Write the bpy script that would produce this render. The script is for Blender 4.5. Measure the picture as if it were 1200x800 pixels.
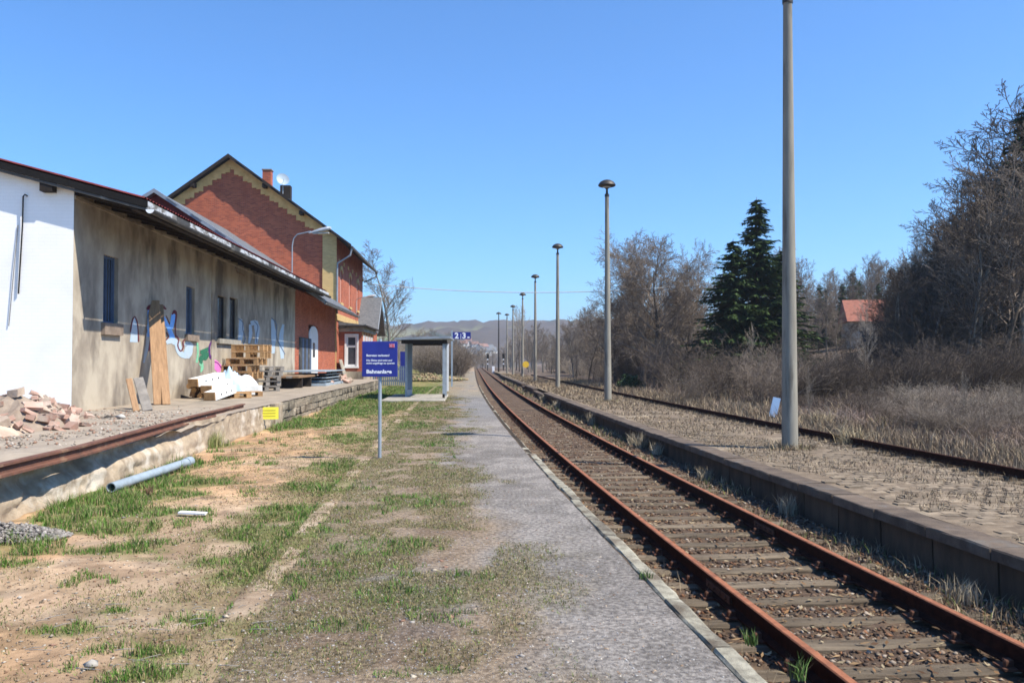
import bpy, bmesh, math, random
import numpy as np
from mathutils import Vector, Matrix
R = math.radians
random.seed(7); rng = np.random.default_rng(7)
for o in list(bpy.data.objects): bpy.data.objects.remove(o)
scn = bpy.context.scene
COL = scn.collection
# ------------------------------------------------------------------ camera
CAMZ = 1.62
cam_d = bpy.data.cameras.new('camera'); cam = bpy.data.objects.new('camera', cam_d); COL.objects.link(cam)
cam.location = (0, 0, CAMZ); cam.rotation_euler = (R(90 + 1.42), 0, 0)
cam_d.sensor_width = 36; cam_d.lens = 29.1; cam_d.clip_end = 6000; cam_d.clip_start = 0.1
scn.camera = cam
# ------------------------------------------------------------------ light
SUN_AZ, SUN_EL = 22.0, 52.0           # the sun stands to the right (+X), 20 degrees behind the camera
w = bpy.data.worlds.new('World'); scn.world = w; w.use_nodes = True
nt = w.node_tree; nt.nodes.clear()
sky = nt.nodes.new('ShaderNodeTexSky'); sky.sky_type = 'NISHITA'; sky.sun_disc = False
sky.sun_elevation = R(SUN_EL); sky.sun_rotation = R(90 + SUN_AZ)
sky.altitude = 300; sky.air_density = 1.0; sky.dust_density = 0.4; sky.ozone_density = 4.0
bg = nt.nodes.new('ShaderNodeBackground'); bg.inputs[1].default_value = 0.080
wo = nt.nodes.new('ShaderNodeOutputWorld')
tn = nt.nodes.new('ShaderNodeMix'); tn.data_type = 'RGBA'; tn.blend_type = 'MULTIPLY'; tn.inputs[0].default_value = 1; tn.inputs[7].default_value = (.66, 1.22, 1.70, 1)
nt.links.new(sky.outputs[0], tn.inputs[6]); nt.links.new(tn.outputs[2], bg.inputs[0]); nt.links.new(bg.outputs[0], wo.inputs[0])
sd = bpy.data.lights.new('sun', 'SUN'); sd.energy = 5.0; sd.angle = R(0.5); sd.color = (1.0, 0.93, 0.80)
sun = bpy.data.objects.new('sun', sd); COL.objects.link(sun)
to_sun = Vector((math.cos(R(SUN_AZ)) * math.cos(R(SUN_EL)), -math.sin(R(SUN_AZ)) * math.cos(R(SUN_EL)), math.sin(R(SUN_EL))))
sun.rotation_euler = to_sun.to_track_quat('Z', 'Y').to_euler(); sun.location = (30, -10, 40)
scn.view_settings.view_transform = 'Standard'; scn.view_settings.look = 'None'
scn.view_settings.exposure = 0.80; scn.view_settings.gamma = 1
scn.render.engine = 'CYCLES'; scn.render.resolution_x = 1024; scn.render.resolution_y = 682
scn.cycles.filter_width = 1.65
# ------------------------------------------------------------------ helpers
def at(px, py, z=0.0):
    "ground point at height z seen at a pixel of the 1200x800 photograph"
    a = R(1.42); u = (px - 600) / 970; v = (400 - py) / 970
    d = Vector((u, math.cos(a) - v * math.sin(a), math.sin(a) + v * math.cos(a)))
    t = (z - CAMZ) / d.z
    return Vector((d.x * t, d.y * t, z))
def atY(px, py, Y):
    a = R(1.42); u = (px - 600) / 970; v = (400 - py) / 970
    d = Vector((u, math.cos(a) - v * math.sin(a), math.sin(a) + v * math.cos(a)))
    t = Y / d.y
    return Vector((d.x * t, Y, CAMZ + d.z * t))
def cx(Y):
    "track centre line"
    return 1.85 - 0.046 * Y + 1.475 * np.exp(-np.asarray(Y, float) / 25.0)
def CX(Y): return float(cx(Y))
def hash2(ix, iy, s=0):
    n = np.sin(ix * 127.1 + iy * 311.7 + s * 74.7) * 43758.5453
    return n - np.floor(n)
def vnoise(x, y, s=0):
    ix = np.floor(x); iy = np.floor(y); fx = x - ix; fy = y - iy
    fx = fx * fx * (3 - 2 * fx); fy = fy * fy * (3 - 2 * fy)
    a = hash2(ix, iy, s); b = hash2(ix + 1, iy, s); c = hash2(ix, iy + 1, s); d = hash2(ix + 1, iy + 1, s)
    return a + (b - a) * fx + (c - a) * fy + (a - b - c + d) * fx * fy
def fbm(x, y, o=4, s=0):
    r = 0; a = .5; t = 0
    for k in range(o):
        r = r + a * vnoise(x, y, s + k); t += a; x = x * 2.03 + 5.1; y = y * 2.03 + 1.7; a *= .5
    return r / t
def sstep(a, b, x):
    t = np.clip((x - a) / (b - a), 0, 1); return t * t * (3 - 2 * t)

def tag(o, label=None, cat=None, group=None, kind=None):
    if label: o['label'] = label
    if cat: o['category'] = cat
    if group: o['group'] = group
    if kind: o['kind'] = kind
    return o
def thing(name, label, cat, loc=(0, 0, 0), rz=0, group=None):
    o = bpy.data.objects.new(name, None); COL.objects.link(o); o.empty_display_size = .3
    o.location = loc; o.rotation_euler = (0, 0, rz)
    return tag(o, label, cat, group)
def link(name, me, parent=None, loc=None, rot=None):
    o = bpy.data.objects.new(name, me); COL.objects.link(o)
    if parent is not None: o.parent = parent
    if loc is not None: o.location = loc
    if rot is not None: o.rotation_euler = rot
    return o
def copy_tree(o, parent=None):
    c = o.copy(); COL.objects.link(c); c.parent = parent
    for ch in o.children: copy_tree(ch, c)
    return c
def np_mesh(name, V, F, mats, tint=None, smooth=False, tname='tint'):
    "V (n,3), F (m,k) all faces of k corners"
    V = np.asarray(V, np.float32); F = np.asarray(F, np.int32)
    me = bpy.data.meshes.new(name); m, k = F.shape
    me.vertices.add(len(V)); me.vertices.foreach_set('co', V.ravel())
    me.loops.add(m * k); me.loops.foreach_set('vertex_index', F.ravel())
    me.polygons.add(m)
    me.polygons.foreach_set('loop_start', np.arange(m, dtype=np.int32) * k)
    if tint is not None:
        a = me.color_attributes.new(tname, 'FLOAT_COLOR', 'POINT')
        t = np.ones((len(V), 4), np.float32); t[:, :3] = tint; a.data.foreach_set('color', t.ravel())
    for mt in (mats if isinstance(mats, (list, tuple)) else [mats]): me.materials.append(mt)
    me.update(calc_edges=True); me.validate()
    if smooth: me.polygons.foreach_set('use_smooth', np.ones(len(me.polygons), bool))
    return me
class MB:
    def __init__(s): s.v = []; s.f = []
    def quad(s, a, b, c, d):
        n = len(s.v); s.v += [tuple(a), tuple(b), tuple(c), tuple(d)]; s.f.append((n, n + 1, n + 2, n + 3)); return s
    def poly(s, pts):
        n = len(s.v); s.v += [tuple(p) for p in pts]; s.f.append(tuple(range(n, n + len(pts)))); return s
    def box(s, c, size, rot=None, taper=1.0):
        x, y, z = [q / 2 for q in size]; n = len(s.v)
        m = rot if rot is not None else Matrix.Identity(3)
        for k, (i, j) in ((-1, (-1, -1)), (-1, (1, -1)), (-1, (1, 1)), (-1, (-1, 1)), (1, (-1, -1)), (1, (1, -1)), (1, (1, 1)), (1, (-1, 1))):
            t = taper if k > 0 else 1
            p = m @ Vector((i * x * t, j * y * t, k * z)) + Vector(c); s.v.append(tuple(p))
        for f in ((3, 2, 1, 0), (4, 5, 6, 7), (0, 1, 5, 4), (1, 2, 6, 5), (2, 3, 7, 6), (3, 0, 4, 7)): s.f.append(tuple(n + q for q in f))
        return s
    def bb(s, x0, x1, y0, y1, z0, z1): return s.box(((x0 + x1) / 2, (y0 + y1) / 2, (z0 + z1) / 2), (abs(x1 - x0), abs(y1 - y0), abs(z1 - z0)))
    def prism(s, pts, off):
        "polygon pts extruded by vector off"
        n = len(s.v); k = len(pts); off = Vector(off)
        s.v += [tuple(p) for p in pts] + [tuple(Vector(p) + off) for p in pts]
        s.f.append(tuple(range(n + k - 1, n - 1, -1))); s.f.append(tuple(range(n + k, n + 2 * k)))
        for i in range(k): j = (i + 1) % k; s.f.append((n + i, n + j, n + k + j, n + k + i))
        return s
    def tube(s, pts, rad, n=8, cap=True):
        pts = [Vector(p) for p in pts]
        if not isinstance(rad, (list, tuple)): rad = [rad] * len(pts)
        b = len(s.v); up = None
        for i, p in enumerate(pts):
            d = (pts[min(i + 1, len(pts) - 1)] - pts[max(i - 1, 0)]).normalized()
            if up is None: up = Vector((0, 0, 1)) if abs(d.z) < .9 else Vector((1, 0, 0))
            sx = d.cross(up).normalized(); up2 = sx.cross(d).normalized(); up = up2
            for k in range(n):
                a = 2 * math.pi * k / n; s.v.append(tuple(p + (sx * math.cos(a) + up2 * math.sin(a)) * rad[i]))
        for i in range(len(pts) - 1):
            for k in range(n):
                a = b + i * n + k; c = b + i * n + (k + 1) % n; s.f.append((a, c, c + n, a + n))
        if cap: s.f.append(tuple(b + k for k in range(n))[::-1]); s.f.append(tuple(b + (len(pts) - 1) * n + k for k in range(n)))
        return s
    def lathe(s, prof, n=16, c=(0, 0, 0)):
        b = len(s.v)
        for r, z in prof:
            for k in range(n): a = 2 * math.pi * k / n; s.v.append((c[0] + r * math.cos(a), c[1] + r * math.sin(a), c[2] + z))
        for i in range(len(prof) - 1):
            for k in range(n): a = b + i * n + k; d = b + i * n + (k + 1) % n; s.f.append((a, d, d + n, a + n))
        return s
    def mesh(s, name, mat, smooth=False):
        me = bpy.data.meshes.new(name); me.from_pydata(s.v, [], s.f); me.materials.append(mat)
        bm = bmesh.new(); bm.from_mesh(me); bmesh.ops.recalc_face_normals(bm, faces=bm.faces); bm.to_mesh(me); bm.free()
        if smooth:
            me.polygons.foreach_set('use_smooth', np.ones(len(me.polygons), bool))
            try: me.set_sharp_from_angle(angle=R(40))
            except Exception: pass
        return me
    def build(s, name, mat, parent=None, loc=None, smooth=False, rot=None): return link(name, s.mesh(name, mat, smooth), parent, loc, rot)
def bevel(o, wdt=.01, seg=1):
    m = o.modifiers.new('bevel', 'BEVEL'); m.width = wdt; m.segments = seg; m.limit_method = 'ANGLE'; return o
def rotz(a): return Matrix.Rotation(a, 3, 'Z')
def rotx(a): return Matrix.Rotation(a, 3, 'X')
def roty(a): return Matrix.Rotation(a, 3, 'Y')
# ------------------------------------------------------------------ materials
def M(name, c1, c2=None, scale=4, rough=.85, bump=.0, bscale=40, c3=None, s3=1.0, t3=.55, stretch=(1, 1, 1), metal=0, rv=0.0, attr=None, spec=.3, detail=6, lo=.35, hi=.65, world=False):
    m = bpy.data.materials.new(name); m.use_nodes = True; t = m.node_tree; N = t.nodes; L = t.links
    p = N['Principled BSDF']; p.inputs['Roughness'].default_value = rough; p.inputs['Metallic'].default_value = metal
    p.inputs['Specular IOR Level'].default_value = spec
    tc = N.new('ShaderNodeTexCoord'); oi = N.new('ShaderNodeObjectInfo')
    mp = N.new('ShaderNodeMapping'); mp.inputs['Scale'].default_value = stretch
    if world:
        g = N.new('ShaderNodeNewGeometry'); L.new(g.outputs['Position'], mp.inputs['Vector'])
    else:
        ad = N.new('ShaderNodeVectorMath'); ad.operation = 'MULTIPLY_ADD'
        cb = N.new('ShaderNodeCombineXYZ')
        for k in range(3): L.new(oi.outputs['Random'], cb.inputs[k])
        L.new(cb.outputs[0], ad.inputs[0]); ad.inputs[1].default_value = (37, 53, 71); L.new(tc.outputs['Object'], ad.inputs[2])
        L.new(ad.outputs[0], mp.inputs['Vector'])
    def noise(sc, det=detail, ro=.6):
        n = N.new('ShaderNodeTexNoise'); n.inputs['Scale'].default_value = sc; n.inputs['Detail'].default_value = det
        n.inputs['Roughness'].default_value = ro; L.new(mp.outputs[0], n.inputs['Vector']); return n.outputs['Fac']
    def ramp(src, a, b):
        r = N.new('ShaderNodeMapRange'); r.inputs[1].default_value = a; r.inputs[2].default_value = b; L.new(src, r.inputs[0]); return r.outputs[0]
    def mix(fac, a, b, mode='MIX'):
        x = N.new('ShaderNodeMix'); x.data_type = 'RGBA'; x.blend_type = mode
        for s_, v in ((0, fac), (6, a), (7, b)):
            if isinstance(v, (tuple, list)): x.inputs[s_].default_value = (*v, 1)
            elif isinstance(v, (int, float)): x.inputs[s_].default_value = v
            else: L.new(v, x.inputs[s_])
        return x.outputs[2]
    if c2 is None: c2 = tuple(q * .75 for q in c1)
    colr = mix(ramp(noise(scale), lo, hi), c1, c2)
    if c3 is not None: colr = mix(ramp(noise(s3, 5), t3, t3 + .12), colr, c3)
    if rv > 0:
        mr = N.new('ShaderNodeMapRange'); mr.inputs[3].default_value = 1 - rv; mr.inputs[4].default_value = 1 + rv; L.new(oi.outputs['Random'], mr.inputs[0])
        cc = N.new('ShaderNodeCombineColor')
        for k in range(3): L.new(mr.outputs[0], cc.inputs[k])
        colr = mix(1.0, colr, cc.outputs[0], 'MULTIPLY')
    if attr:
        an = N.new('ShaderNodeAttribute'); an.attribute_name = attr; colr = mix(1.0, colr, an.outputs['Color'], 'MULTIPLY')
    L.new(colr, p.inputs['Base Color'])
    if bump > 0:
        b = N.new('ShaderNodeBump'); b.inputs['Strength'].default_value = bump; b.inputs['Distance'].default_value = .02
        L.new(noise(bscale, 8, .7), b.inputs['Height']); L.new(b.outputs[0], p.inputs['Normal'])
    m['p'] = 1
    return m
def brick_mat(name, c1, c2, mortar, bw=.25, bh=.077, msz=.010, axis='xz', c3=None, bump=.5):
    m = bpy.data.materials.new(name); m.use_nodes = True; t = m.node_tree; N = t.nodes; L = t.links; p = N['Principled BSDF']
    p.inputs['Roughness'].default_value = .9; p.inputs['Specular IOR Level'].default_value = .2
    tc = N.new('ShaderNodeTexCoord'); sp = N.new('ShaderNodeSeparateXYZ'); L.new(tc.outputs['Object'], sp.inputs[0])
    cb = N.new('ShaderNodeCombineXYZ'); g = N.new('ShaderNodeNewGeometry')
    # walls facing x use y, walls facing y use x
    L.new(sp.outputs[0 if axis == 'xz' else 1], cb.inputs[0]); L.new(sp.outputs[2], cb.inputs[1])
    b = N.new('ShaderNodeTexBrick'); L.new(cb.outputs[0], b.inputs['Vector'])
    b.inputs['Scale'].default_value = 1; b.inputs['Brick Width'].default_value = bw; b.inputs['Row Height'].default_value = bh
    b.inputs['Mortar Size'].default_value = msz; b.inputs['Mortar Smooth'].default_value = .3; b.inputs['Bias'].default_value = 0
    b.inputs['Color1'].default_value = (*c1, 1); b.inputs['Color2'].default_value = (*c2, 1); b.inputs['Mortar'].default_value = (*mortar, 1)
    n = N.new('ShaderNodeTexNoise'); n.inputs['Scale'].default_value = 1.1; n.inputs['Detail'].default_value = 8; L.new(tc.outputs['Object'], n.inputs['Vector'])
    r = N.new('ShaderNodeMapRange'); r.inputs[1].default_value = .5; r.inputs[2].default_value = .72; r.inputs[4].default_value = .7; L.new(n.outputs['Fac'], r.inputs[0])
    x = N.new('ShaderNodeMix'); x.data_type = 'RGBA'; L.new(r.outputs[0], x.inputs[0]); L.new(b.outputs[0], x.inputs[6]); x.inputs[7].default_value = (*(c3 or tuple(q * .8 for q in c1)), 1)
    L.new(x.outputs[2], p.inputs['Base Color'])
    bu = N.new('ShaderNodeBump'); bu.inputs['Strength'].default_value = bump; bu.inputs['Distance'].default_value = .01; bu.invert = True
    L.new(b.outputs['Fac'], bu.inputs['Height']); L.new(bu.outputs[0], p.inputs['Normal'])
    return m
m_ground = M('ground_soil', (1, 1, 1), (.72, .70, .68), 9, .95, .7, 25, attr='tint', world=True, detail=10, spec=.1)
m_asph = M('path_gravel', (1.08, 1.08, 1.08), (.50, .49, .49), 26, .92, 1.0, 70, lo=.40, hi=.60, attr='tint', world=True, detail=10, spec=.15)
m_ball = M('ballast', (.13, .088, .06), (.055, .038, .028), 14, .95, .8, 40, world=True, detail=8, spec=.1, c3=(.18, .13, .085), s3=2.2)
m_stone = M('ballast_stone', (.9, .9, .9), (.6, .58, .56), 12, .9, .3, 60, attr='tint', spec=.2, world=True)
m_grass = M('green_grass', (1, 1, 1), (.7, .72, .6), 3, .7, attr='tint', spec=.2, world=True)
m_dry = M('dry_grass', (1, 1, 1), (.7, .68, .64), 1.2, .85, attr='tint', spec=.15, world=True)
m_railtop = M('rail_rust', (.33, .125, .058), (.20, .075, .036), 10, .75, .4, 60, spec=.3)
m_railside = M('rail_web_shaded_rust', (.055, .021, .014), (.028, .013, .010), 14, .95, .5, 60, spec=.05)  # rust darkened on web and foot to paint in the sides' shade
m_sleeper = M('old_sleeper_timber', (.205, .162, .115), (.10, .077, .055), 6, .92, .9, 30, stretch=(.25, 3, 3), rv=.22, spec=.1)
m_clip = M('rusty_clip', (.12, .05, .028), (.06, .028, .018), 20, .9, .3)
m_conc = M('weathered_concrete', (.36, .33, .28), (.22, .20, .165), 3, .93, .6, 30, c3=(.42, .38, .32), s3=.7, rv=.08)
m_pole = M('pole_concrete', (.30, .275, .225), (.22, .20, .165), 2, .9, .35, 50, stretch=(4, 4, .5), c3=(.15, .135, .11), s3=1.6, t3=.54)
m_kerb = M('pale_kerb_stone', (.38, .35, .27), (.20, .18, .135), 9, .93, .8, 30, rv=.2, c3=(.13, .105, .075), s3=2.2, t3=.50)
m_coping = M('platform_coping', (.145, .108, .078), (.085, .062, .046), 4, .9, .6, 30, rv=.15, c3=(.13, .11, .09), s3=2.5, t3=.56)
m_panel = M('platform_wall_panel', (.105, .070, .045), (.06, .04, .027), 3, .95, .5, 20, stretch=(1, 1, .4), rv=.15)
m_paver = M('old_paver', (.25, .195, .135), (.14, .105, .072), 6, .93, .5, 30, rv=.3)
m_isl = M('platform_dirt', (.22, .165, .11), (.12, .088, .06), 5, .95, .8, 20, world=True, c3=(.28, .225, .16), s3=.8)
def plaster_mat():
    m = M('stained_shaded_plaster', (.45, .39, .305), (.28, .235, .185), 1.8, .93, .5, 12, stretch=(1, .8, .45), c3=(.16, .132, .105), s3=.8, t3=.51, lo=.38, hi=.62)  # real stains, deepened and spread to put the wall's shade into the colour
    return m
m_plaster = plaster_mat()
m_white = brick_mat('white_painted_brick', (.90, .885, .86), (.885, .87, .845), (.86, .845, .82), c3=(.78, .76, .72), bump=.12)
m_red = brick_mat('red_brick', (.47, .115, .055), (.25, .058, .034), (.30, .16, .11), c3=(.30, .085, .05))
m_redy = brick_mat('red_brick_side', (.47, .12, .058), (.27, .065, .036), (.33, .17, .12), axis='yz', c3=(.46, .17, .11))
m_yel = brick_mat('yellow_brick', (.62, .42, .17), (.50, .33, .13), (.45, .34, .2), c3=(.55, .38, .18))
m_yely = brick_mat('yellow_brick_side', (.62, .42, .17), (.50, .33, .13), (.45, .34, .2), axis='yz')
m_yelpl = M('yellow_paint', (.74, .46, .19), (.56, .34, .13), 3)
m_slate = M('grey_slate', (.15, .155, .165), (.085, .09, .10), 5, .7, .5, 14, spec=.4, rv=.1, stretch=(1, 2, 1))
m_zinc = M('zinc_flashing', (.30, .33, .36), (.22, .24, .27), 3, .5, metal=.3)
m_redsheet = M('red_roof_sheet', (.15, .022, .02), (.08, .013, .012), 5, .8, .2, 20, spec=.25)
m_dark = M('tarred_wood', (.011, .009, .008), (.006, .005, .005), 6, .9, .3)
m_dwood = M('dark_timber', (.034, .024, .018), (.016, .012, .010), 6, .9, .5, 20, stretch=(3, 3, .5))
m_gutter = M('old_gutter', (.085, .08, .075), (.05, .048, .045), 4, .7, metal=.2, c3=(.2, .19, .17), s3=2)
m_fascia = M('peeling_white_fascia', (.44, .46, .49), (.15, .14, .13), 2.2, .9, .2, lo=.48, hi=.58, stretch=(1, 1.2, 3))
m_glass = M('dusty_glass', (.045, .055, .07), (.03, .035, .045), 4, .18, spec=.6)
m_frame = M('blue_window_frame', (.10, .14, .22), (.07, .10, .16), 5, .7)
m_wframe = M('white_frame', (.75, .76, .76), (.66, .66, .65), 4, .6)
m_stonesill = M('sill_stone', (.26, .20, .155), (.17, .13, .10), 6, .9, .3)
m_steel = M('galvanised_steel', (.38, .42, .45), (.30, .33, .36), 5, .5, metal=.4, spec=.5)
m_bluepost = M('bluegrey_metal', (.33, .40, .46), (.27, .33, .39), 3, .55, metal=.1)
m_bluesign = M('sign_blue', (.018, .028, .24), (.014, .022, .20), 3, .45, spec=.4)
m_whitep = M('white_print', (.80, .82, .85), (.76, .78, .82), 5, .5)
m_redp = M('red_print', (.65, .03, .06), None, 5, .5)
m_lamph = M('dark_lamp_metal', (.05, .042, .036), (.03, .026, .024), 6, .55, metal=.3, spec=.5)
m_lampgl = M('lamp_glass', (.45, .45, .42), (.3, .3, .28), 6, .3)
m_lampal = M('lamp_aluminium', (.60, .62, .64), (.5, .52, .54), 4, .4, metal=.3)
m_yellow = M('yellow_plastic', (.85, .78, .08), (.78, .70, .06), 4, .6)
m_amber = M('amber_disc', (.85, .55, .05), (.75, .45, .04), 4, .6)
m_plank = M('brown_plank', (.33, .20, .11), (.22, .13, .07), 5, .85, .4, 20, stretch=(6, 6, .7), rv=.15)
m_pallet = M('pallet_wood', (.46, .28, .13), (.30, .17, .08), 5, .85, .4, 20, rv=.2)
m_greywood = M('grey_wood', (.26, .235, .21), (.17, .155, .14), 6, .9, .4, 20, rv=.15)
m_wbeam = M('white_beam', (.78, .79, .80), (.62, .62, .60), 4, .7, rv=.05)
m_rub = M('rubble_brick', (.42, .245, .185), (.36, .27, .22), 4, .95, .6, 30, rv=.3, c3=(.45, .37, .30), s3=2.0, t3=.5)
m_rubgrey = M('rubble_mortar', (.40, .32, .25), (.28, .21, .16), 5, .95, .6, 30, rv=.3)
m_stoneblk = M('ramp_stone', (.27, .225, .165), (.13, .11, .085), 4, .95, .8, 12, rv=.3, c3=(.34, .28, .20), s3=2.4)
m_ramp = M('ramp_concrete', (.42, .335, .24), (.25, .195, .14), 4, .95, 1.0, 16, c3=(.52, .46, .38), s3=1.6, t3=.53, world=True)
m_deck = M('ramp_deck', (.35, .29, .225), (.25, .205, .16), 2.2, .95, .6, 14, c3=(.20, .175, .14), s3=1.0, t3=.56, world=True)
m_beam = M('rusty_beam', (.17, .075, .05), (.10, .05, .036), 6, .9, .5, 30, c3=(.24, .14, .09), s3=3)
m_pipe = M('pale_blue_pipe', (.30, .36, .41), (.22, .26, .29), 5, .6)
m_in = M('dark_inside', (.01, .01, .01), None, 3)
m_bark = M('bark', (.11, .085, .065), (.06, .047, .037), 6, .95, .5, 20, stretch=(3, 3, .6), spec=.1)
m_barkp = M('pale_bark', (.24, .215, .18), (.13, .115, .095), 6, .95, .4, 20, spec=.1)
m_twig = M('twigs', (.235, .190, .150), (.150, .118, .094), 2, .95, spec=.1, rv=.2)
m_twigd = M('dark_twigs', (.120, .094, .074), (.075, .058, .047), 2, .95, spec=.1, rv=.15)
m_twigp = M('pale_twigs', (.34, .285, .225), (.24, .20, .16), 2, .95, spec=.1, rv=.15)
m_needle = M('spruce_needles', (.040, .080, .028), (.021, .044, .016), 1.5, .8, attr='tint', spec=.2)
m_ever = M('evergreen_leaves', (.04, .08, .02), (.02, .045, .012), 2, .6, attr='tint', spec=.3)
m_brush = M('bramble_stems', (.135, .088, .066), (.085, .058, .046), .8, .95, spec=.1, rv=.25, attr='tint', world=True)
m_hill = M('far_hill', (1, 1, 1), (.8, .8, .8), .02, 1, attr='tint', world=True, spec=0, detail=10)
m_hwall = M('house_wall_white', (.75, .74, .70), (.68, .66, .62), 1, .9, rv=.1)
m_hroof = M('house_roof_red', (.22, .12, .09), (.16, .09, .07), 1, .9, .3, 8, rv=.25)
m_hwin = M('house_window', (.05, .06, .07), None, 2, .3)
m_cable = M('cable', (.55, .55, .55), None, 3, .6)
m_blue1 = M('spray_blue', (.14, .36, .80), (.24, .48, .85), 6, .7)
m_blue2 = M('spray_pale_blue', (.36, .46, .56), (.42, .48, .52), 4, .8)
m_dred = M('spray_dark_red', (.14, .02, .03), None, 6, .7)
m_green = M('spray_green', (.02, .10, .055), (.03, .17, .09), 8, .7)
m_lgreen = M('spray_light_green', (.20, .50, .30), None, 8, .7)
m_pink = M('spray_pink', (.68, .20, .50), (.62, .15, .42), 6, .7)
m_purple = M('spray_purple', (.10, .02, .14), None, 6, .7)
m_sheetb = M('pale_blue_sheet', (.45, .62, .80), (.40, .55, .74), 3, .6)
m_sheetw = M('white_sheet', (.66, .68, .72), (.52, .56, .64), 2, .6)
m_fence = M('bluegrey_paint', (.16, .21, .26), (.11, .15, .19), 3, .8, rv=.1)
# ------------------------------------------------------------------ ground
RAMP_D = -7.7
def field_h(X, Y, d):
    "terrain right of the second track"
    z = -.45 + .9 * sstep(8.5, 38, d) + (fbm(X * .25, Y * .25, 3, 5) - .5) * .35 * sstep(8.5, 12, d)
    z = z + np.clip(X - 24, 0, 160) * .15 * sstep(45, 95, Y)
    return z
def ground_h(X, Y):
    d = X - cx(Y)
    left = (fbm(X * 1.1, Y * 1.1, 4, 1) - .5) * .10 - .03
    left = left - .02 - .0 * d
    plat = (fbm(X * 1.3, Y * 1.3, 3, 2) - .5) * .03 - .006
    z = np.where(d < -4.65, left, plat)
    bed = -.54 + (fbm(X * 2, Y * 2, 2, 3) - .5) * .03
    t = sstep(-1.62, -1.45, d)
    z = z * (1 - t) + bed * t
    z = np.where(d > 4.5, -.60 + .15 * sstep(7.2, 8.4, d), z)
    f = field_h(X, Y, d)
    t = sstep(7.8, 9.2, d); z = z * (1 - t) + f * t
    # far end: the valley floor falls away gently behind the station
    z = z - sstep(260, 900, Y) * 6.0 * sstep(60, 20, np.abs(X + .04 * Y))
    z = z + .8 * sstep(70, 110, Y) * sstep(-5.5, -9, d)
    return z
GP = []   # green grass patches: (X, Y, rx, ry, strength) read off the photograph
for (px, py, rx, ry, s) in ((40, 590, .9, .5, 1), (95, 590, .8, .55, 1), (150, 560, .9, .6, 1), (115, 615, .6, .4, .8), (190, 545, .8, .6, .9), (190, 600, .35, .25, .9),
        (20, 632, .35, .18, .8), (60, 622, .3, .18, .7), (250, 520, .6, .7, .8), (300, 622, .45, .35, .85), (340, 600, .5, .5, .85), (375, 570, .5, .7, .9), (395, 545, .45, .8, .9),
        (285, 670, .3, .22, .9), (225, 718, .22, .12, .9), (132, 710, .12, .09, 1), (70, 730, .2, .1, .8), (190, 765, .2, .1, .8), (330, 640, .25, .2, .6), (440, 645, .5, .5, .5),
        (470, 700, .45, .4, .5), (520, 520, .5, .8, .45), (490, 590, .5, .6, .5), (555, 680, .15, .12, .6), (350, 495, 1.1, 2.2, 1), (430, 480, 1.2, 4, 1), (400, 470, 1.2, 5, 1), (480, 500, .5, 1.6, .6),
        (420, 510, .7, 1.2, .6), (500, 480, .5, 2.5, .5), (180, 790, .25, .1, .7), (400, 735, .3, .15, .5), (560, 745, .12, .08, .7), (520, 790, .15, .06, .5), (10, 660, .3, .12, .5), (70, 575, 1.0, .7, 1), (110, 600, 1.0, .5, 1), (160, 580, .8, .5, .9), (200, 565, .7, .6, .8), (130, 640, .5, .2, .6), (360, 620, .4, .5, .8), (310, 650, .3, .3, .6), (60, 640, .5, .2, .6), (370, 680, .35, .2, .5), (250, 655, .3, .2, .5), (160, 650, .35, .15, .4), (300, 740, .3, .15, .35)):
    p = at(px, py, -.02); GP.append((p.x, p.y, rx, ry, s))
def green_mask(X, Y):
    g = np.zeros_like(X)
    wob = (fbm(X * 2.3, Y * 2.3, 4, 9) - .5)
    for (a, b, rx, ry, s) in GP:
        q = ((X - a) / rx) ** 2 + ((Y - b) / ry) ** 2
        g = np.maximum(g, s * np.clip(1.45 - q + wob * 2.6, 0, 1))
    d = X - cx(Y)
    lawn = sstep(26, 38, Y) * sstep(-3.2, -5.0, d)
    g = np.maximum(g, lawn * np.clip(.85 + wob * 1.2, 0, 1))
    return np.clip(g, 0, 1)
def moss_mask(X, Y):
    "the thin brownish green cover between the old back kerb and the bare gravel"
    d = X - cx(Y); n = fbm(X * 1.7, Y * 1.1, 5, 12)
    m = sstep(-2.3, -3.2, d + (n - .5) * 2.2) * (.25 + .75 * sstep(-5.9, -4.7, d + (n - .5) * 1.6)) * sstep(-7.6, -6.6, d) * sstep(2.0, 6.5, Y)
    return np.clip(m * sstep(.34, .54, fbm(X * 3.1, Y * 2.4, 4, 17)), 0, 1)
dk = np.concatenate([[-900, -500, -250, -120, -70, -45, -30, -22, -16, -12, -10, -8.6], np.arange(-8.0, -1.55, .07), [-1.5, -1.42, -1.3, -1.1, -.7, 0, .7, 1.1, 1.4, 1.72, 2.2, 3, 4, 4.6, 4.7, 5, 5.6, 6.4, 7.2, 7.6, 8, 8.4, 9], np.arange(9.6, 30, .8), [32, 35, 38, 42, 48, 55, 64, 75, 90, 110, 140, 180, 240, 340, 600, 1100]])
yk = np.concatenate([[-60, -30, -12, -4, 0, 2, 3], np.arange(3.4, 16, .07), np.arange(16, 30, .2), np.arange(30, 70, .8), np.arange(70, 200, 4), [200, 220, 250, 300, 360, 450, 600, 800, 1100, 1600, 2400, 3600]])
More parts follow.
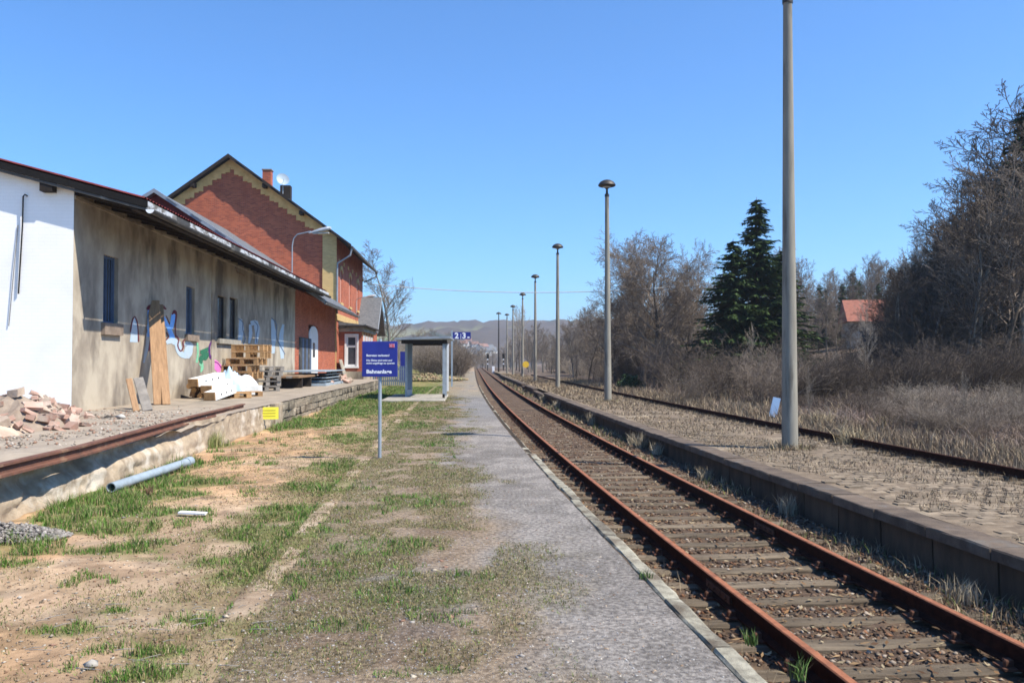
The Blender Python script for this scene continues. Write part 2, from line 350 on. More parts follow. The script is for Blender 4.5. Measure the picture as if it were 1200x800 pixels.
def sheet(name, dk, yk, hfun, mat, tintfun=None, zoff=0, smooth=True, skip=None):
    D, Yg = np.meshgrid(dk, yk); X = D + cx(np.minimum(Yg, 400)); Z = hfun(X, Yg) + zoff
    n, k = D.shape; V = np.stack([X.ravel(), Yg.ravel(), Z.ravel()], 1)
    i = np.arange(n * k).reshape(n, k); F = np.stack([i[:-1, :-1].ravel(), i[:-1, 1:].ravel(), i[1:, 1:].ravel(), i[1:, :-1].ravel()], 1)
    tint = tintfun(X.ravel(), Yg.ravel()) if tintfun else None
    o = link(name, np_mesh(name, V, F, mat, tint, smooth)); tag(o, kind='structure'); return o
def lerp3(a, b, t): return np.asarray(a)[None, :] * (1 - t[:, None]) + np.asarray(b)[None, :] * t[:, None] if np.ndim(a) == 1 else a * (1 - t[:, None]) + np.asarray(b)[None, :] * t[:, None]
def ground_tint(X, Y):
    d = X - cx(Y); n1 = fbm(X * .8, Y * .8, 5, 21); n2 = fbm(X * 3, Y * 3, 4, 23); n3 = fbm(X * .35, Y * .5, 3, 29)
    c = lerp3((.62, .405, .24), (.48, .30, .17), sstep(.35, .65, n1))
    c = lerp3(c, (.24, .165, .105), sstep(.56, .70, n2) * .75)
    c = lerp3(c, (.40, .32, .24), sstep(.50, .66, n3) * .5)
    c = lerp3(c, (.40, .32, .235), sstep(-6.0, -4.2, d + (n1 - .5) * 1.6) * .7)
    c = lerp3(c, (.20, .13, .08), sstep(.55, .66, fbm(X * 4.5, Y * 3.2, 4, 27)) * .55)
    c = lerp3(c, (.21, .165, .085), moss_mask(X, Y) * .75)
    c = lerp3(c, (.105, .150, .035), green_mask(X, Y) * .8)
    c = lerp3(c, (.05, .04, .03), sstep(-1.80, -1.73, d)); c = lerp3(c, (.12, .085, .06), sstep(-1.6, -1.5, d))
    fld = lerp3((.20, .15, .11), (.12, .09, .07), sstep(.4, .6, n1))
    c = np.where((d > 7.5)[:, None], fld, c)
    return c
ground = sheet('ground', dk, yk, ground_h, m_ground, ground_tint)
# the gravelled asphalt of the left platform, one sheet a few millimetres over the ground
def path_h(X, Y):
    return (fbm(X * 1.3, Y * 1.3, 3, 2) - .5) * .03 - .006
pathk = np.concatenate([np.arange(-4.42, -1.78, .07), [-1.755, -1.737]])
def path_tint(X, Y):
    n1 = fbm(X * 1.1, Y * .8, 5, 31); n2 = fbm(X * 5, Y * 4, 4, 33)
    c = lerp3((.330, .298, .265), (.245, .220, .195), sstep(.4, .6, n1))
    c = lerp3(c, (.40, .36, .32), sstep(.52, .68, n2) * .6)
    c = lerp3(c, (.15, .135, .12), sstep(.56, .66, fbm(X * 2.2, Y * 2.2, 4, 37)) * .5)
    far = sstep(20, 28, Y); c = lerp3(c, (.20, .20, .205), far * .6)
    d = X - cx(Y)
    c = lerp3(c, (.34, .25, .165), sstep(-2.8, -3.5, d + (n1 - .5) * 2.4) * .9)
    c = lerp3(c, (.17, .115, .075), sstep(.5, .62, fbm(X * 1.6, Y * 2.4, 4, 39)) * sstep(-2.5, -3.2, d) * .6)
    c = lerp3(c, (.19, .155, .08), moss_mask(X, Y) * .75)
    c = lerp3(c, (.33, .28, .20), sstep(34, 44, Y) * sstep(.35, .6, n1 + .1) * .7)
    c = lerp3(c, (.085, .115, .030), np.clip(green_mask(X, Y) * .8 * sstep(-2.2, -3.4, d), 0, 1))
    return c
def pathY(a, b): return np.concatenate([np.arange(a, 16, .07), np.arange(16, 40, .3), np.arange(40, b, 2)])
path = sheet('path', pathk, pathY(-3, 150), path_h, m_asph, path_tint, .006)
# track beds
def bed_h(X, Y):
    d = X - cx(Y)
    h = -.530 + (fbm(X * 6, Y * 6, 3, 41) - .5) * .06
    shoulder = sstep(-1.12, -1.6, d) * .36 + .035 * sstep(11, 22, Y) * (.6 + .8 * fbm(X, Y * .5, 2, 47))
    h = h + shoulder + sstep(1.1, 1.7, d) * .04
    return h
bedk = np.arange(-1.60, 1.705, .06)
track_bed = sheet('track_bed', bedk, np.concatenate([np.arange(2.5, 16, .07), np.arange(16, 45, .35), np.arange(45, 230, 3)]), bed_h, m_ball)
def bed2_h(X, Y):
    return -.50 + (fbm(X * 3, Y * 3, 3, 43) - .5) * .06
sheet('second_track_bed', np.concatenate([np.arange(4.68, 7.9, .12)]), np.concatenate([np.arange(4, 30, .25), np.arange(30, 120, 2)]), bed2_h, m_ball)
# ------------------------------------------------------------------ distant hills
def hill_h(X, Y, full=False):
    ridge = 54 + 22 * (fbm(X * .0022 + 3, X * 0 + 1.5, 3, 51) - .5) - 14 * sstep(-50, -330, X) + 18 * sstep(100, 900, X)
    prof = sstep(430, 1500, Y) * (1 - .25 * sstep(1700, 2300, Y))
    cut = 1 - .55 * np.exp(-((X + 60) / 90) ** 2) * sstep(1100, 600, Y)
    Z = -8 + (ridge + 10) * prof * cut + (fbm(X * .006, Y * .006, 3, 53) - .5) * 14 * prof
    wood = sstep(.46, .52, fbm(X * .004 + 7, Y * .004, 4, 57) + .25 * sstep(1150, 1350, Y) - .12)
    Z = Z + wood * (6 + 13 * hash2(np.floor(X / 12), np.floor(Y / 24), 3)) * prof
    return (Z, wood) if full else Z
def hills():
    xs = np.arange(-1500, 1801, 12.0); ys = np.arange(420, 2301, 24.0)
    X, Y = np.meshgrid(xs, ys); Z, wood = hill_h(X, Y, True)
    n, k = X.shape; V = np.stack([X.ravel(), Y.ravel(), Z.ravel()], 1)
    i = np.arange(n * k).reshape(n, k); F = np.stack([i[:-1, :-1].ravel(), i[:-1, 1:].ravel(), i[1:, 1:].ravel(), i[1:, :-1].ravel()], 1)
    wv = wood.ravel(); f = fbm(X.ravel() * .009, Y.ravel() * .007, 2, 59)
    c = lerp3((.13, .20, .07), (.24, .23, .12), sstep(.45, .55, f)); c = lerp3(c, (.095, .078, .068), wv)
    c = lerp3(c, (.03, .05, .035), wv * sstep(.60, .66, fbm(X.ravel() * .012, Y.ravel() * .012, 3, 61)))
    o = link('hills', np_mesh('hills', V, F, m_hill, c)); tag(o, kind='structure')
hills()
# ------------------------------------------------------------------ railway tracks
def sweep_profile(prof, d, ys, z0, name, mat, parent, mats=None, wob=0):
    "profile [(x,z)] swept along the track line shifted by d"
    V = []; F = []; k = len(prof)
    for i, y in enumerate(ys):
        sl = (CX(y + .1) - CX(y - .1)) / .2; s = 1 / math.sqrt(1 + sl * sl)
        ww = (vnoise(np.array([y * .15]), np.array([d]), 3)[0] - .5) * wob
        for (px, pz) in prof: V.append((CX(y) + d + px * s + ww, y - px * sl * s, z0 + pz))
    for i in range(len(ys) - 1):
        for j in range(k): a = i * k + j; b = i * k + (j + 1) % k; F.append((a, b, b + k, a + k))
    me = bpy.data.meshes.new(name); me.from_pydata(V, [], F + [tuple(range(k))[::-1], tuple(range((len(ys) - 1) * k, len(ys) * k))])
    me.materials.append(mat)
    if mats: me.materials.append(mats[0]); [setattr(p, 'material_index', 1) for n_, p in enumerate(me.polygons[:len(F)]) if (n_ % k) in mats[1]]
    bm = bmesh.new(); bm.from_mesh(me); bmesh.ops.recalc_face_normals(bm, faces=bm.faces); bm.to_mesh(me); bm.free()
    return link(name, me, parent)
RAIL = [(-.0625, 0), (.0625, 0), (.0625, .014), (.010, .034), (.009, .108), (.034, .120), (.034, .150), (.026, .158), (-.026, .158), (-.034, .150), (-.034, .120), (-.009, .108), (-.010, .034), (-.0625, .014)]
tr = thing('railway_track', 'rusty single railway track with timber sleepers between the gravel path and the island platform', 'railway track', (0, 0, 0))
rail_ys = list(np.arange(2.0, 40, .8)) + list(np.arange(40, 300, 4.0))
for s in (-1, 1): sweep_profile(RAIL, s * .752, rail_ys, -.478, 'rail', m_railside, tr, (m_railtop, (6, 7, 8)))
def sleeper_mesh(seed):
    r = random.Random(seed); mb = MB(); n = 9; P = []
    for i in range(n + 1):
        x = -1.28 + 2.56 * i / n; wd = .102 + r.uniform(-.014, .014) - (.02 if i in (0, n) else 0); zt = r.uniform(-.008, .006); sg = -.012 * (1 - (2 * i / n - 1) ** 2)
        P.append([(x, -wd, -.12), (x, wd, -.12), (x, wd, zt + sg - .012), (x, wd * .7, zt + sg), (x, -wd * .7, zt + sg + .002), (x, -wd, zt + sg - .014)])
    for i in range(n):
        for j in range(6): mb.quad(P[i][j], P[i][(j + 1) % 6], P[i + 1][(j + 1) % 6], P[i + 1][j])
    mb.poly(P[0]); mb.poly(P[-1][::-1]); return mb.mesh('sleeper', m_sleeper, False)
sleepers = [sleeper_mesh(k) for k in range(6)]
y = 3.0; k = 0; sl_y = []
while y < 165 and k < 290:
    sl = (CX(y + .1) - CX(y - .1)) / .2
    o = link('sleeper', sleepers[random.randrange(6)], tr, (CX(y) + random.uniform(-.03, .03), y, -.482 + random.uniform(-.012, .004) - .02 * float(sstep(20, 60, y))), (0, random.uniform(-.006, .006), -math.atan(sl) + random.uniform(-.012, .012)))
    sl_y.append(y); y += .56 + random.uniform(-.02, .02); k += 1
# rail chairs and screws: one real mesh for each, shared
mb = MB(); mb.box((0, 0, .008), (.30, .15, .016)); mb.box((.085, 0, .035), (.045, .06, .05)); mb.box((-.085, 0, .035), (.045, .06, .05))
mb.lathe([(.020, .01), (.020, .055), (.012, .065), (0, .065)], 6, (.115, .03, 0)); mb.lathe([(.020, .01), (.020, .055), (.012, .065), (0, .065)], 6, (-.115, -.03, 0))
clip = mb.mesh('rail_chair', m_clip)
for y in sl_y[:60]:
    for s in (-1, 1): link('rail_chair', clip, tr, (CX(y) + s * .752, y, -.487))
# joint bars (fishplates) at two rail joints
for (y, s) in ((10.2, 1), (22.0, 1), (7.4, -1)):
    mb = MB()
    for q in (-1, 1): mb.box((q * .022, 0, .07), (.022, .62, .065))
    for q in (-.22, -.08, .08, .22): mb.tube([(-.05, q, .07), (.05, q, .07)], .014, 6)
    o = mb.build('fishplate', m_clip, tr, (CX(y) + s * .752, y, -.478)); o.rotation_euler = (0, 0, -math.atan((CX(y + .1) - CX(y - .1)) / .2))
tr2 = thing('railway_track', 'overgrown rusty second track half hidden behind the island platform', 'railway track', (0, 0, 0))
ys2 = list(np.arange(4.0, 40, 1)) + list(np.arange(40, 130, 4.0))
for s in (-1, 1): sweep_profile(RAIL, 6.2 + s * .752, ys2, -.42, 'rail', m_railside, tr2)
y = 5.0
while y < 60:
    link('sleeper', sleepers[random.randrange(6)], tr2, (CX(y) + 6.2, y, -.43), (0, 0, .09)); y += .62
# ------------------------------------------------------------------ stones
def rocks(nm, P, S, seed=0, mat=None, tints=((.2, .15, .12),), flat=.7, kind='stuff'):
    "irregular eight-faced stones; P (n,3), S (n,)"
    r = np.random.default_rng(seed); n = len(P)
    T = np.array([(1, 0, 0), (-1, 0, 0), (0, 1, 0), (0, -1, 0), (0, 0, 1), (0, 0, -1)], float)
    Fc = np.array([(0, 2, 4), (2, 1, 4), (1, 3, 4), (3, 0, 4), (2, 0, 5), (1, 2, 5), (3, 1, 5), (0, 3, 5)])
    sc = r.uniform(.55, 1.2, (n, 6, 1)); V = T[None] * sc
    V = V + r.uniform(-.28, .28, (n, 6, 3)); V[:, :, 2] *= flat
    a = r.uniform(0, 6.283, n); c, s = np.cos(a), np.sin(a)
    x = V[:, :, 0] * c[:, None] - V[:, :, 1] * s[:, None]; yv = V[:, :, 0] * s[:, None] + V[:, :, 1] * c[:, None]
    V = np.stack([x, yv, V[:, :, 2]], 2) * np.asarray(S)[:, None, None] + np.asarray(P)[:, None, :]
    F = Fc[None] + (np.arange(n) * 6)[:, None, None]
    tt = np.asarray(tints)[r.integers(0, len(tints), n)] * r.uniform(.7, 1.3, (n, 1)); tint = np.repeat(tt, 6, 0)
    o = link(nm, np_mesh(nm, V.reshape(-1, 3), F.reshape(-1, 3), mat or m_stone, tint)); return tag(o, kind=kind)
def scatterY(n, y0, y1, power=1.0, r=rng):
    u = r.random(n); return y0 * (y1 / y0) ** u          # denser near the viewer
n = 26000; Y = scatterY(n, 3.2, 34); D = rng.uniform(-1.5, 1.68, n); X = cx(Y) + D
keep = np.ones(n, bool)
sy = np.array(sl_y); dist = np.abs(Y[:, None] - sy[None, :]).min(1); onsl = (dist < .145) & (np.abs(D) < 1.3) & (rng.random(n) > .05); keep &= ~onsl
keep &= ~((np.abs(np.abs(D) - .752) < .06))
X, Y, D = X[keep], Y[keep], D[keep]
Z = bed_h(X, Y) + .004
tag(rocks('track_ballast', np.stack([X, Y, Z], 1), rng.uniform(.012, .034, len(X)), 1, tints=((.15, .085, .05), (.20, .135, .09), (.085, .055, .04), (.25, .19, .14), (.10, .07, .05), (.22, .11, .06), (.07, .05, .04), (.36, .30, .24))), 'rust stained ballast stones between and beside the rails of the near track', 'ballast')
# leaf litter and dry stalks lying between the sleepers
def chips(nm, P, L, Wd, tints, mat, seed=0):
    r = np.random.default_rng(seed); n = len(P); a = r.uniform(0, 6.283, n); t = r.uniform(-.35, .35, n)
    ux = np.stack([np.cos(a), np.sin(a), np.sin(t)], 1) * L[:, None]; vx = np.stack([-np.sin(a), np.cos(a), r.uniform(-.4, .4, n)], 1) * Wd[:, None]
    V = np.stack([P - ux, P + vx, P + ux, P - vx], 1).reshape(-1, 3); F = np.arange(4 * n).reshape(n, 4)
    tt = np.asarray(tints)[r.integers(0, len(tints), n)] * r.uniform(.7, 1.3, (n, 1))
    return tag(link(nm, np_mesh(nm, V, F, mat, np.repeat(tt, 4, 0))), kind='stuff')
n = 6000; Y = scatterY(n, 3.2, 30); D = rng.uniform(-1.6, 1.7, n); X = cx(Y) + D
dist = np.abs(Y[:, None] - sy[None, :]).min(1); Z = np.where(dist < .11, -.482, bed_h(X, Y) + .03)
tag(chips('leaf_litter', np.stack([X, Y, Z], 1), rng.uniform(.008, .05, n), rng.uniform(.004, .016, n), ((.20, .11, .05), (.26, .17, .09), (.12, .065, .035), (.30, .24, .15)), m_dry, 3), 'brown dead leaves and stalks scattered between the sleepers', 'leaf litter')
# gravel lying on the path and on the soil
n = 42000; Y = scatterY(n, 3.6, 22); D = rng.uniform(-4.4, -1.75, n); X = cx(Y) + D
tag(rocks('path_gravel', np.stack([X, Y, path_h(X, Y) + .006], 1), rng.uniform(.0025, .0060, n) * np.where(rng.random(n) > .93, 2.2, 1), 2, tints=((.34, .33, .33), (.26, .25, .26), (.46, .44, .42), (.20, .19, .19), (.38, .32, .27)), flat=.6), 'loose grey grit and pebbles lying on the gravelled path', 'gravel')
n = 16000; Y = scatterY(n, 3.6, 24); X = rng.uniform(-7.5, -1.9, n) + cx(Y); Z = ground_h(X, Y)
tag(rocks('soil_pebbles', np.stack([X, Y, Z + .003], 1), rng.uniform(.003, .016, n) ** 1.0, 4, tints=((.42, .33, .24), (.34, .24, .16), (.28, .24, .20), (.50, .45, .38), (.24, .14, .09)), flat=.6), 'small clods and pebbles on the sandy soil left of the path', 'pebbles')
n = 120; Y = scatterY(n, 4.2, 26); X = rng.uniform(-7.4, -2.6, n) + cx(Y); Z = ground_h(X, Y)
tag(rocks('loose_stones', np.stack([X, Y, Z + .008], 1), rng.uniform(.014, .036, n), 5, tints=((.42, .36, .28), (.38, .28, .20), (.34, .20, .14), (.34, .31, .28)), flat=.4), 'pale fist sized stones lying loose on the sandy soil', 'stones')
# the grey heap of gravel at the left edge
gp = at(20, 628, -.03); n = 2600; a = rng.uniform(0, 6.28, n); q = np.sqrt(rng.random(n)); X = gp.x - .25 + np.cos(a) * q * .75; Y = gp.y + np.sin(a) * q * .32
tag(rocks('gravel_heap', np.stack([X, Y, -.03 + .12 * (1 - q ** 2) * rng.uniform(.5, 1, n)], 1), rng.uniform(.012, .032, n), 6, tints=((.30, .28, .26), (.36, .33, .30), (.22, .20, .19))), 'low heap of grey gravel in the grass at the left edge of the yard', 'gravel heap')
# ------------------------------------------------------------------ kerbs
kerb = path
def kerb_mesh(L, wd, h, seed, mat, nm):
    r = random.Random(seed); mb = MB(); n = 5; P = []
    for i in range(n + 1):
        yy = -L / 2 + L * i / n; jit = lambda q: r.uniform(-q, q)
        P.append([(-wd / 2 + jit(.004), yy, -h), (wd / 2 + jit(.008), yy, -h), (wd / 2 + jit(.022 if wd < .3 else .008), yy, -.02 + jit(.008)), (wd / 2 - .02 + jit(.01), yy, jit(.006)), (-wd / 2 + .012, yy, jit(.005)), (-wd / 2 + jit(.004), yy, -.014)])
    for i in range(n):
        for j in range(6): mb.quad(P[i][j], P[i][(j + 1) % 6], P[i + 1][(j + 1) % 6], P[i + 1][j])
    mb.poly(P[0]); mb.poly(P[-1][::-1]); return mb.mesh(nm, mat)
ks = [kerb_mesh(.985, .125, .30, k, m_kerb, 'kerb_stone') for k in range(5)]
for i in range(56):
    y = 3.2 + i; sl = (CX(y + .1) - CX(y - .1)) / .2
    bur = .012 - .04 * float(sstep(12, 18, y)) * random.uniform(.5, 1.2)
    link('kerb_stone', ks[i % 5], kerb, (CX(y) - 1.655 + random.uniform(-.022, .022), y, bur), (random.uniform(-.012, .012), random.uniform(-.03, .03), -math.atan(sl) + random.uniform(-.01, .01)))
back = path
m_edge = M('buried_edging', (.42, .33, .235), (.30, .22, .15), 5, .95, .8, 20, c3=(.20, .15, .09), s3=1.5, t3=.5, world=True)
kb = [kerb_mesh(.98, .17, .25, 20 + k, m_edge, 'edging_slab') for k in range(4)]
for i in range(34):
    y = 5.4 + i; sl = (CX(y + .1) - CX(y - .1)) / .2
    link('edging_slab', kb[i % 4], back, (CX(y) - 4.52 + random.uniform(-.02, .02), y, -.008 + random.uniform(-.016, .012)), (random.uniform(-.012, .012), random.uniform(-.03, .03), -math.atan(sl) + random.uniform(-.015, .015)))
# ------------------------------------------------------------------ island platform
IZ = -.05
isl = sheet('island_platform', np.array([2.05, 2.3, 2.7, 3.1, 3.5, 3.9, 4.3, 4.60]), pathY(4, 170), lambda X, Y: IZ - .004 + (fbm(X * 1.5, Y * 1.5, 3, 71) - .5) * .03 - .12 * sstep(70, 140, Y), m_isl)
cop = [kerb_mesh(.99, .37, .11, 40 + k, m_coping, 'coping_slab') for k in range(5)]
pan = []
for k in range(4):
    mb = MB(); r = random.Random(k); mb.box((0, 0, -.26), (.09, .975, .50)); pan.append(mb.mesh('wall_panel', m_panel))
for i in range(110):
    y = 4.0 + i; sl = (CX(y + .1) - CX(y - .1)) / .2; a = -math.atan(sl)
    brk = 45 < y < 53 or (60 < y < 64)          # where weeds and broken edge interrupt the dark coping
    dz = -.12 * float(sstep(70, 140, y)) - (.14 if brk else 0)
    link('coping_slab', cop[i % 5], isl, (CX(y) + 1.885 + random.uniform(-.008, .008), y, IZ + dz + random.uniform(-.006, .006)), (random.uniform(-.005, .005), random.uniform(-.015, .015), a))
    link('wall_panel', pan[i % 4], isl, (CX(y) + 1.83 + random.uniform(-.006, .006), y, IZ - .115 + dz), (0, random.uniform(-.02, .02), a + random.uniform(-.004, .004)))
# pavers: the three hundred nearest are parts, the rest one joined part
def paver_mesh(seed):
    r = random.Random(seed); mb = MB(); j = lambda: r.uniform(-.006, .006)
    x, yy = .098, .068
    b = [(-x + j(), -yy + j(), -.05), (x + j(), -yy + j(), -.05), (x + j(), yy + j(), -.05), (-x + j(), yy + j(), -.05)]
    t = [(q[0] * .93, q[1] * .90, j()) for q in b]
    mb.poly(t); [mb.quad(b[i], b[(i + 1) % 4], t[(i + 1) % 4], t[i]) for i in range(4)]; return mb
pv = [paver_mesh(k) for k in range(6)]; pvm = [p.mesh('paver', m_paver) for p in pv]
spots = []
row = 0; y = 6.2
while y < 27:
    d = 2.20 + (.105 if row % 2 else 0)
    while d < 4.55:
        X = CX(y) + d
        if X / y < .64 and fbm(np.array([X * 1.2]), np.array([y * 1.2]), 3, 77)[0] > .40 + .012 * max(0, y - 13): spots.append((X + random.uniform(-.022, .022), y + random.uniform(-.018, .018)))
        d += .212
    y += .150; row += 1
far = MB(); jj = 0
for i, (X, Yv) in enumerate(spots):
    z = IZ + .002 + random.uniform(-.008, .008); a = .10 + random.uniform(-.06, .06)
    if i < 300: link('paver', pvm[i % 6], isl, (X, Yv, z), (random.uniform(-.03, .03), random.uniform(-.03, .03), a))
    else:
        n = len(far.v); m_ = Matrix.Translation((X, Yv, z)) @ Matrix.Rotation(a, 4, 'Z')
        far.v += [tuple(m_ @ Vector(q)) for q in pv[i % 6].v]; far.f += [tuple(n + q for q in f) for f in pv[i % 6].f]
o = far.build('paving', m_paver, isl); o['kind'] = 'stuff'
# ------------------------------------------------------------------ blades of grass and dead stalks
def blades(nm, P, H, Wd, tints, mat, seed=0, lean=.5, label=None, cat=None, segs=2, vr=.35):
    r = np.random.default_rng(seed); n = len(P); H = np.ones(n) * H; Wd = np.ones(n) * Wd; a = r.uniform(0, 6.283, n); b = r.uniform(0, 6.283, n); ln = r.uniform(.1, 1, n) * lean
    dx = np.stack([np.cos(a), np.sin(a), np.zeros(n)], 1); ld = np.stack([np.cos(b), np.sin(b), np.zeros(n)], 1)
    rows = []
    for k in range(segs + 1):
        t = k / segs; c = P + ld * (H * ln * t * t)[:, None]; c[:, 2] += H * t * (1 - .25 * ln * t)
        ww = (Wd * (1 - t) ** .7)[:, None] * dx * .5
        if k < segs: rows += [c - ww, c + ww]
        else: rows += [c]
    V = np.stack(rows, 1); m = V.shape[1]; base = (np.arange(n) * m)[:, None]
    F = []
    for k in range(segs - 1): q = 2 * k; F += [base + np.array([q, q + 1, q + 3]), base + np.array([q, q + 3, q + 2])]
    F += [base + np.array([m - 3, m - 2, m - 1])]
    F = np.concatenate(F, 0)
    tt = np.asarray(tints)[r.integers(0, len(tints), n)] * r.uniform(1 - vr, 1 + vr, (n, 1))
    o = link(nm, np_mesh(nm, V.reshape(-1, 3), F, mat, np.repeat(tt, m, 0))); return tag(o, label, cat, kind='stuff')
GT = ((.08, .18, .025), (.12, .24, .04), (.06, .14, .02), (.15, .24, .06), (.28, .26, .13), (.30, .23, .13))
n = 900000; Y = scatterY(n, 3.8, 55); X = rng.uniform(-9, 0.5, n) * np.maximum(1, Y / 9) ** .25; d = X - cx(Y)
g = green_mask(X, Y); hf = fbm(X * 7, Y * 5, 3, 83); g = g * (.12 + .88 * sstep(.38, .56, hf) * 1.0) + .55 * sstep(.66, .74, fbm(X * 3.3, Y * 3.0, 3, 84)) * (X - cx(Y) < -3); lw = sstep(24, 34, Y); g = g * (1 - lw) + green_mask(X, Y) * lw; keep = (g > rng.random(n) * 1.0 + .08) & (d > -7.6) & (d < -2.2) & (np.abs(d + 4.52) > .10); X, Y, g = X[keep], Y[keep], g[keep]
tuft = fbm(X * 5, Y * 5, 3, 81); sc = np.clip(tuft * 2.8 - .6, .15, 1.6)
dgr = X - cx(Y); tall = 1 + .5 * sstep(-6.2, -7.3, dgr)
blades('grass', np.stack([X, Y, ground_h(X, Y)], 1), (.028 + .070 * g * sc) * tall * rng.uniform(.5, 1.2, len(X)), .0035 + .0006 * Y, GT, m_grass, 5, .8, 'patches of fresh green grass along the ramp foot and on the sandy yard', 'grass')
n = 260000; Y = scatterY(n, 3.8, 40); d = rng.uniform(-7.0, -2.2, n); X = cx(Y) + d; mm = moss_mask(X, Y)
keep = mm > rng.random(n) * 1.1 + .05; X, Y = X[keep], Y[keep]
blades('trodden_grass', np.stack([X, Y, np.maximum(ground_h(X, Y), path_h(X, Y) + .004)], 1), rng.uniform(.008, .035, len(X)), .003 + .0006 * Y, ((.13, .18, .04), (.22, .19, .08), (.28, .22, .12), (.10, .145, .035), (.34, .28, .17), (.20, .14, .08)), m_grass, 6, 1.4, 'short trodden brown green grass thinning out into the gravel path', 'grass')
DT = ((.36, .28, .185), (.27, .205, .14), (.20, .15, .105), (.42, .34, .23), (.16, .12, .09))
# dead grass on the island platform and at the foot of its wall
n = 26000; Y = scatterY(n, 6, 120); d = rng.uniform(2.15, 4.6, n); X = cx(Y) + d; q = fbm(X * 1.2, Y * .9, 4, 85); keep = q > .40 - .10 * sstep(20, 45, Y); X, Y = X[keep], Y[keep]
blades('dead_platform_grass', np.stack([X, Y, np.full(len(X), IZ - .01) - .12 * sstep(70, 140, Y)], 1), rng.uniform(.02, .10, len(X)) * (1 + 1.2 * sstep(18, 50, Y)), .004 + .0008 * Y, DT, m_dry, 7, 1.2, 'short dead straw coloured grass growing through the island platform paving', 'dead grass')
n = 7000; Y = scatterY(n, 5, 90); d = rng.uniform(1.05, 1.72, n); X = cx(Y) + d; q = fbm(X * .9, Y * .7, 3, 87); keep = q > .44; X, Y = X[keep], Y[keep]
blades('wall_foot_weeds', np.stack([X, Y, bed_h(X, Y)], 1), rng.uniform(.04, .16, len(X)) * (1 + .9 * sstep(20, 60, Y)), .004 + .0008 * Y, DT + ((.12, .16, .05),), m_dry, 8, 1.0, 'withered weeds growing along the foot of the island platform wall', 'weeds')
# pale tussocks standing in front of the dark platform wall
for i, (px, py, h) in enumerate(((751, 525, .50), (742, 522, .45), (699, 497, .55), (655, 478, .5), (636, 470, .5), (925, 600, .34), (826, 560, .3), (772, 532, .38), (1130, 700, .25))):
    p = at(px, py, -.47); n = 130; a = rng.uniform(0, 6.28, n); q = np.sqrt(rng.random(n)) * .12
    o = blades('grass_tussock', np.stack([np.cos(a) * q, np.sin(a) * q * 1.8, np.zeros(n)], 1), rng.uniform(.4, 1, n) * h, .006 + .0006 * p.y, ((.50, .44, .33), (.40, .34, .25), (.30, .25, .18)), m_dry, 90 + i, .6)
    o['kind'] = 'stuff'; o.location = (min(p.x, CX(p.y) + 1.6), p.y, -.50)
    tag(o, ['tallest pale dead grass tussock against the dark platform wall, right of the second lamp post', 'thin dead tussock just left of the tallest one by the platform wall', 'pale tussock below the second lamp post by the track', 'pale tussock at the wall below the third lamp post', 'far small tussock at the wall beside the distant rail', 'twiggy brown tussock against the wall just left of the nearest lamp post', 'low brown tussock beside the right rail halfway to the nearest post', 'short grey tussock right of the tallest one by the wall', 'flattened straw tussock by the right rail at the bottom right'][i], 'grass tussock', 'dead tussocks along the platform wall')
for i, (px, py, h, lab) in enumerate(((996, 508, .8, 'brightest straw coloured grass clump in the field right of the nearest lamp post'), (1128, 505, .6, 'pale flattened straw clump in the field near the right edge'), (1035, 500, .6, 'straw clump in the field between two brighter ones'), (962, 500, .6, 'straw clump in the field close behind the nearest lamp post'))):
    Yb = 21 + 2 * i; X = (px - 600) / 970 * Yb; n = 260; a = rng.uniform(0, 6.28, n); q = np.sqrt(rng.random(n)) * .32
    o = blades('straw_clump', np.stack([np.cos(a) * q, np.sin(a) * q, np.zeros(n)], 1), rng.uniform(.4, 1, n) * h, .022, ((.60, .50, .32), (.50, .40, .25), (.42, .33, .2)), m_dry, 150 + i, 1.0)
    o.location = (X, Yb, float(ground_h(np.array([X]), np.array([float(Yb)]))[0])); tag(o, lab, 'grass clump', 'straw clumps in the dead field')
p = at(248, 524, -.03); n = 220; a = rng.uniform(0, 6.28, n); q = np.sqrt(rng.random(n)) * .22
o = blades('grass_clump', np.stack([np.cos(a) * q, np.sin(a) * q, np.zeros(n)], 1), rng.uniform(.5, 1, n) * .42, .010, ((.42, .38, .18), (.30, .32, .12), (.20, .26, .08)), m_dry, 160, .8); o.location = (p.x, p.y, -.03); tag(o, 'tall yellow green grass clump against the ramp, left of the yellow notice', 'grass clump')
# weeds along the near edge of the left rail
for i, (px, py, h) in enumerate(((880, 755, .16), (935, 795, .20), (757, 678, .10))):
    p = at(px, py, -.3 if i < 2 else 0); n = 36; a = rng.uniform(0, 6.28, n); q = np.sqrt(rng.random(n)) * .05
    o = blades('weed_tuft', np.stack([np.cos(a) * q, np.sin(a) * q, np.zeros(n)], 1), rng.uniform(.4, 1, n) * h, .009, ((.07, .13, .03), (.12, .20, .05), (.16, .20, .08)), m_grass, 120 + i, .9)
    o.location = (p.x, p.y, p.z); tag(o, ['green weed tuft in the shade beside the left rail, upper of the two', 'green weed tuft beside the left rail at the bottom edge', 'flat green weed growing over the pale kerb'][i], 'weed')
# dead stalks sticking up by the rails
n = 260; Y = scatterY(n, 4, 30); D = np.where(rng.random(n) > .5, rng.uniform(-1.5, -.9, n), rng.uniform(.9, 1.7, n)); X = cx(Y) + D
blades('dead_stalks', np.stack([X, Y, bed_h(X, Y)], 1), rng.uniform(.08, .3, n), .005 + .0003 * Y, DT, m_dry, 9, .9, 'single dead weed stalks standing beside the rails', 'weeds')
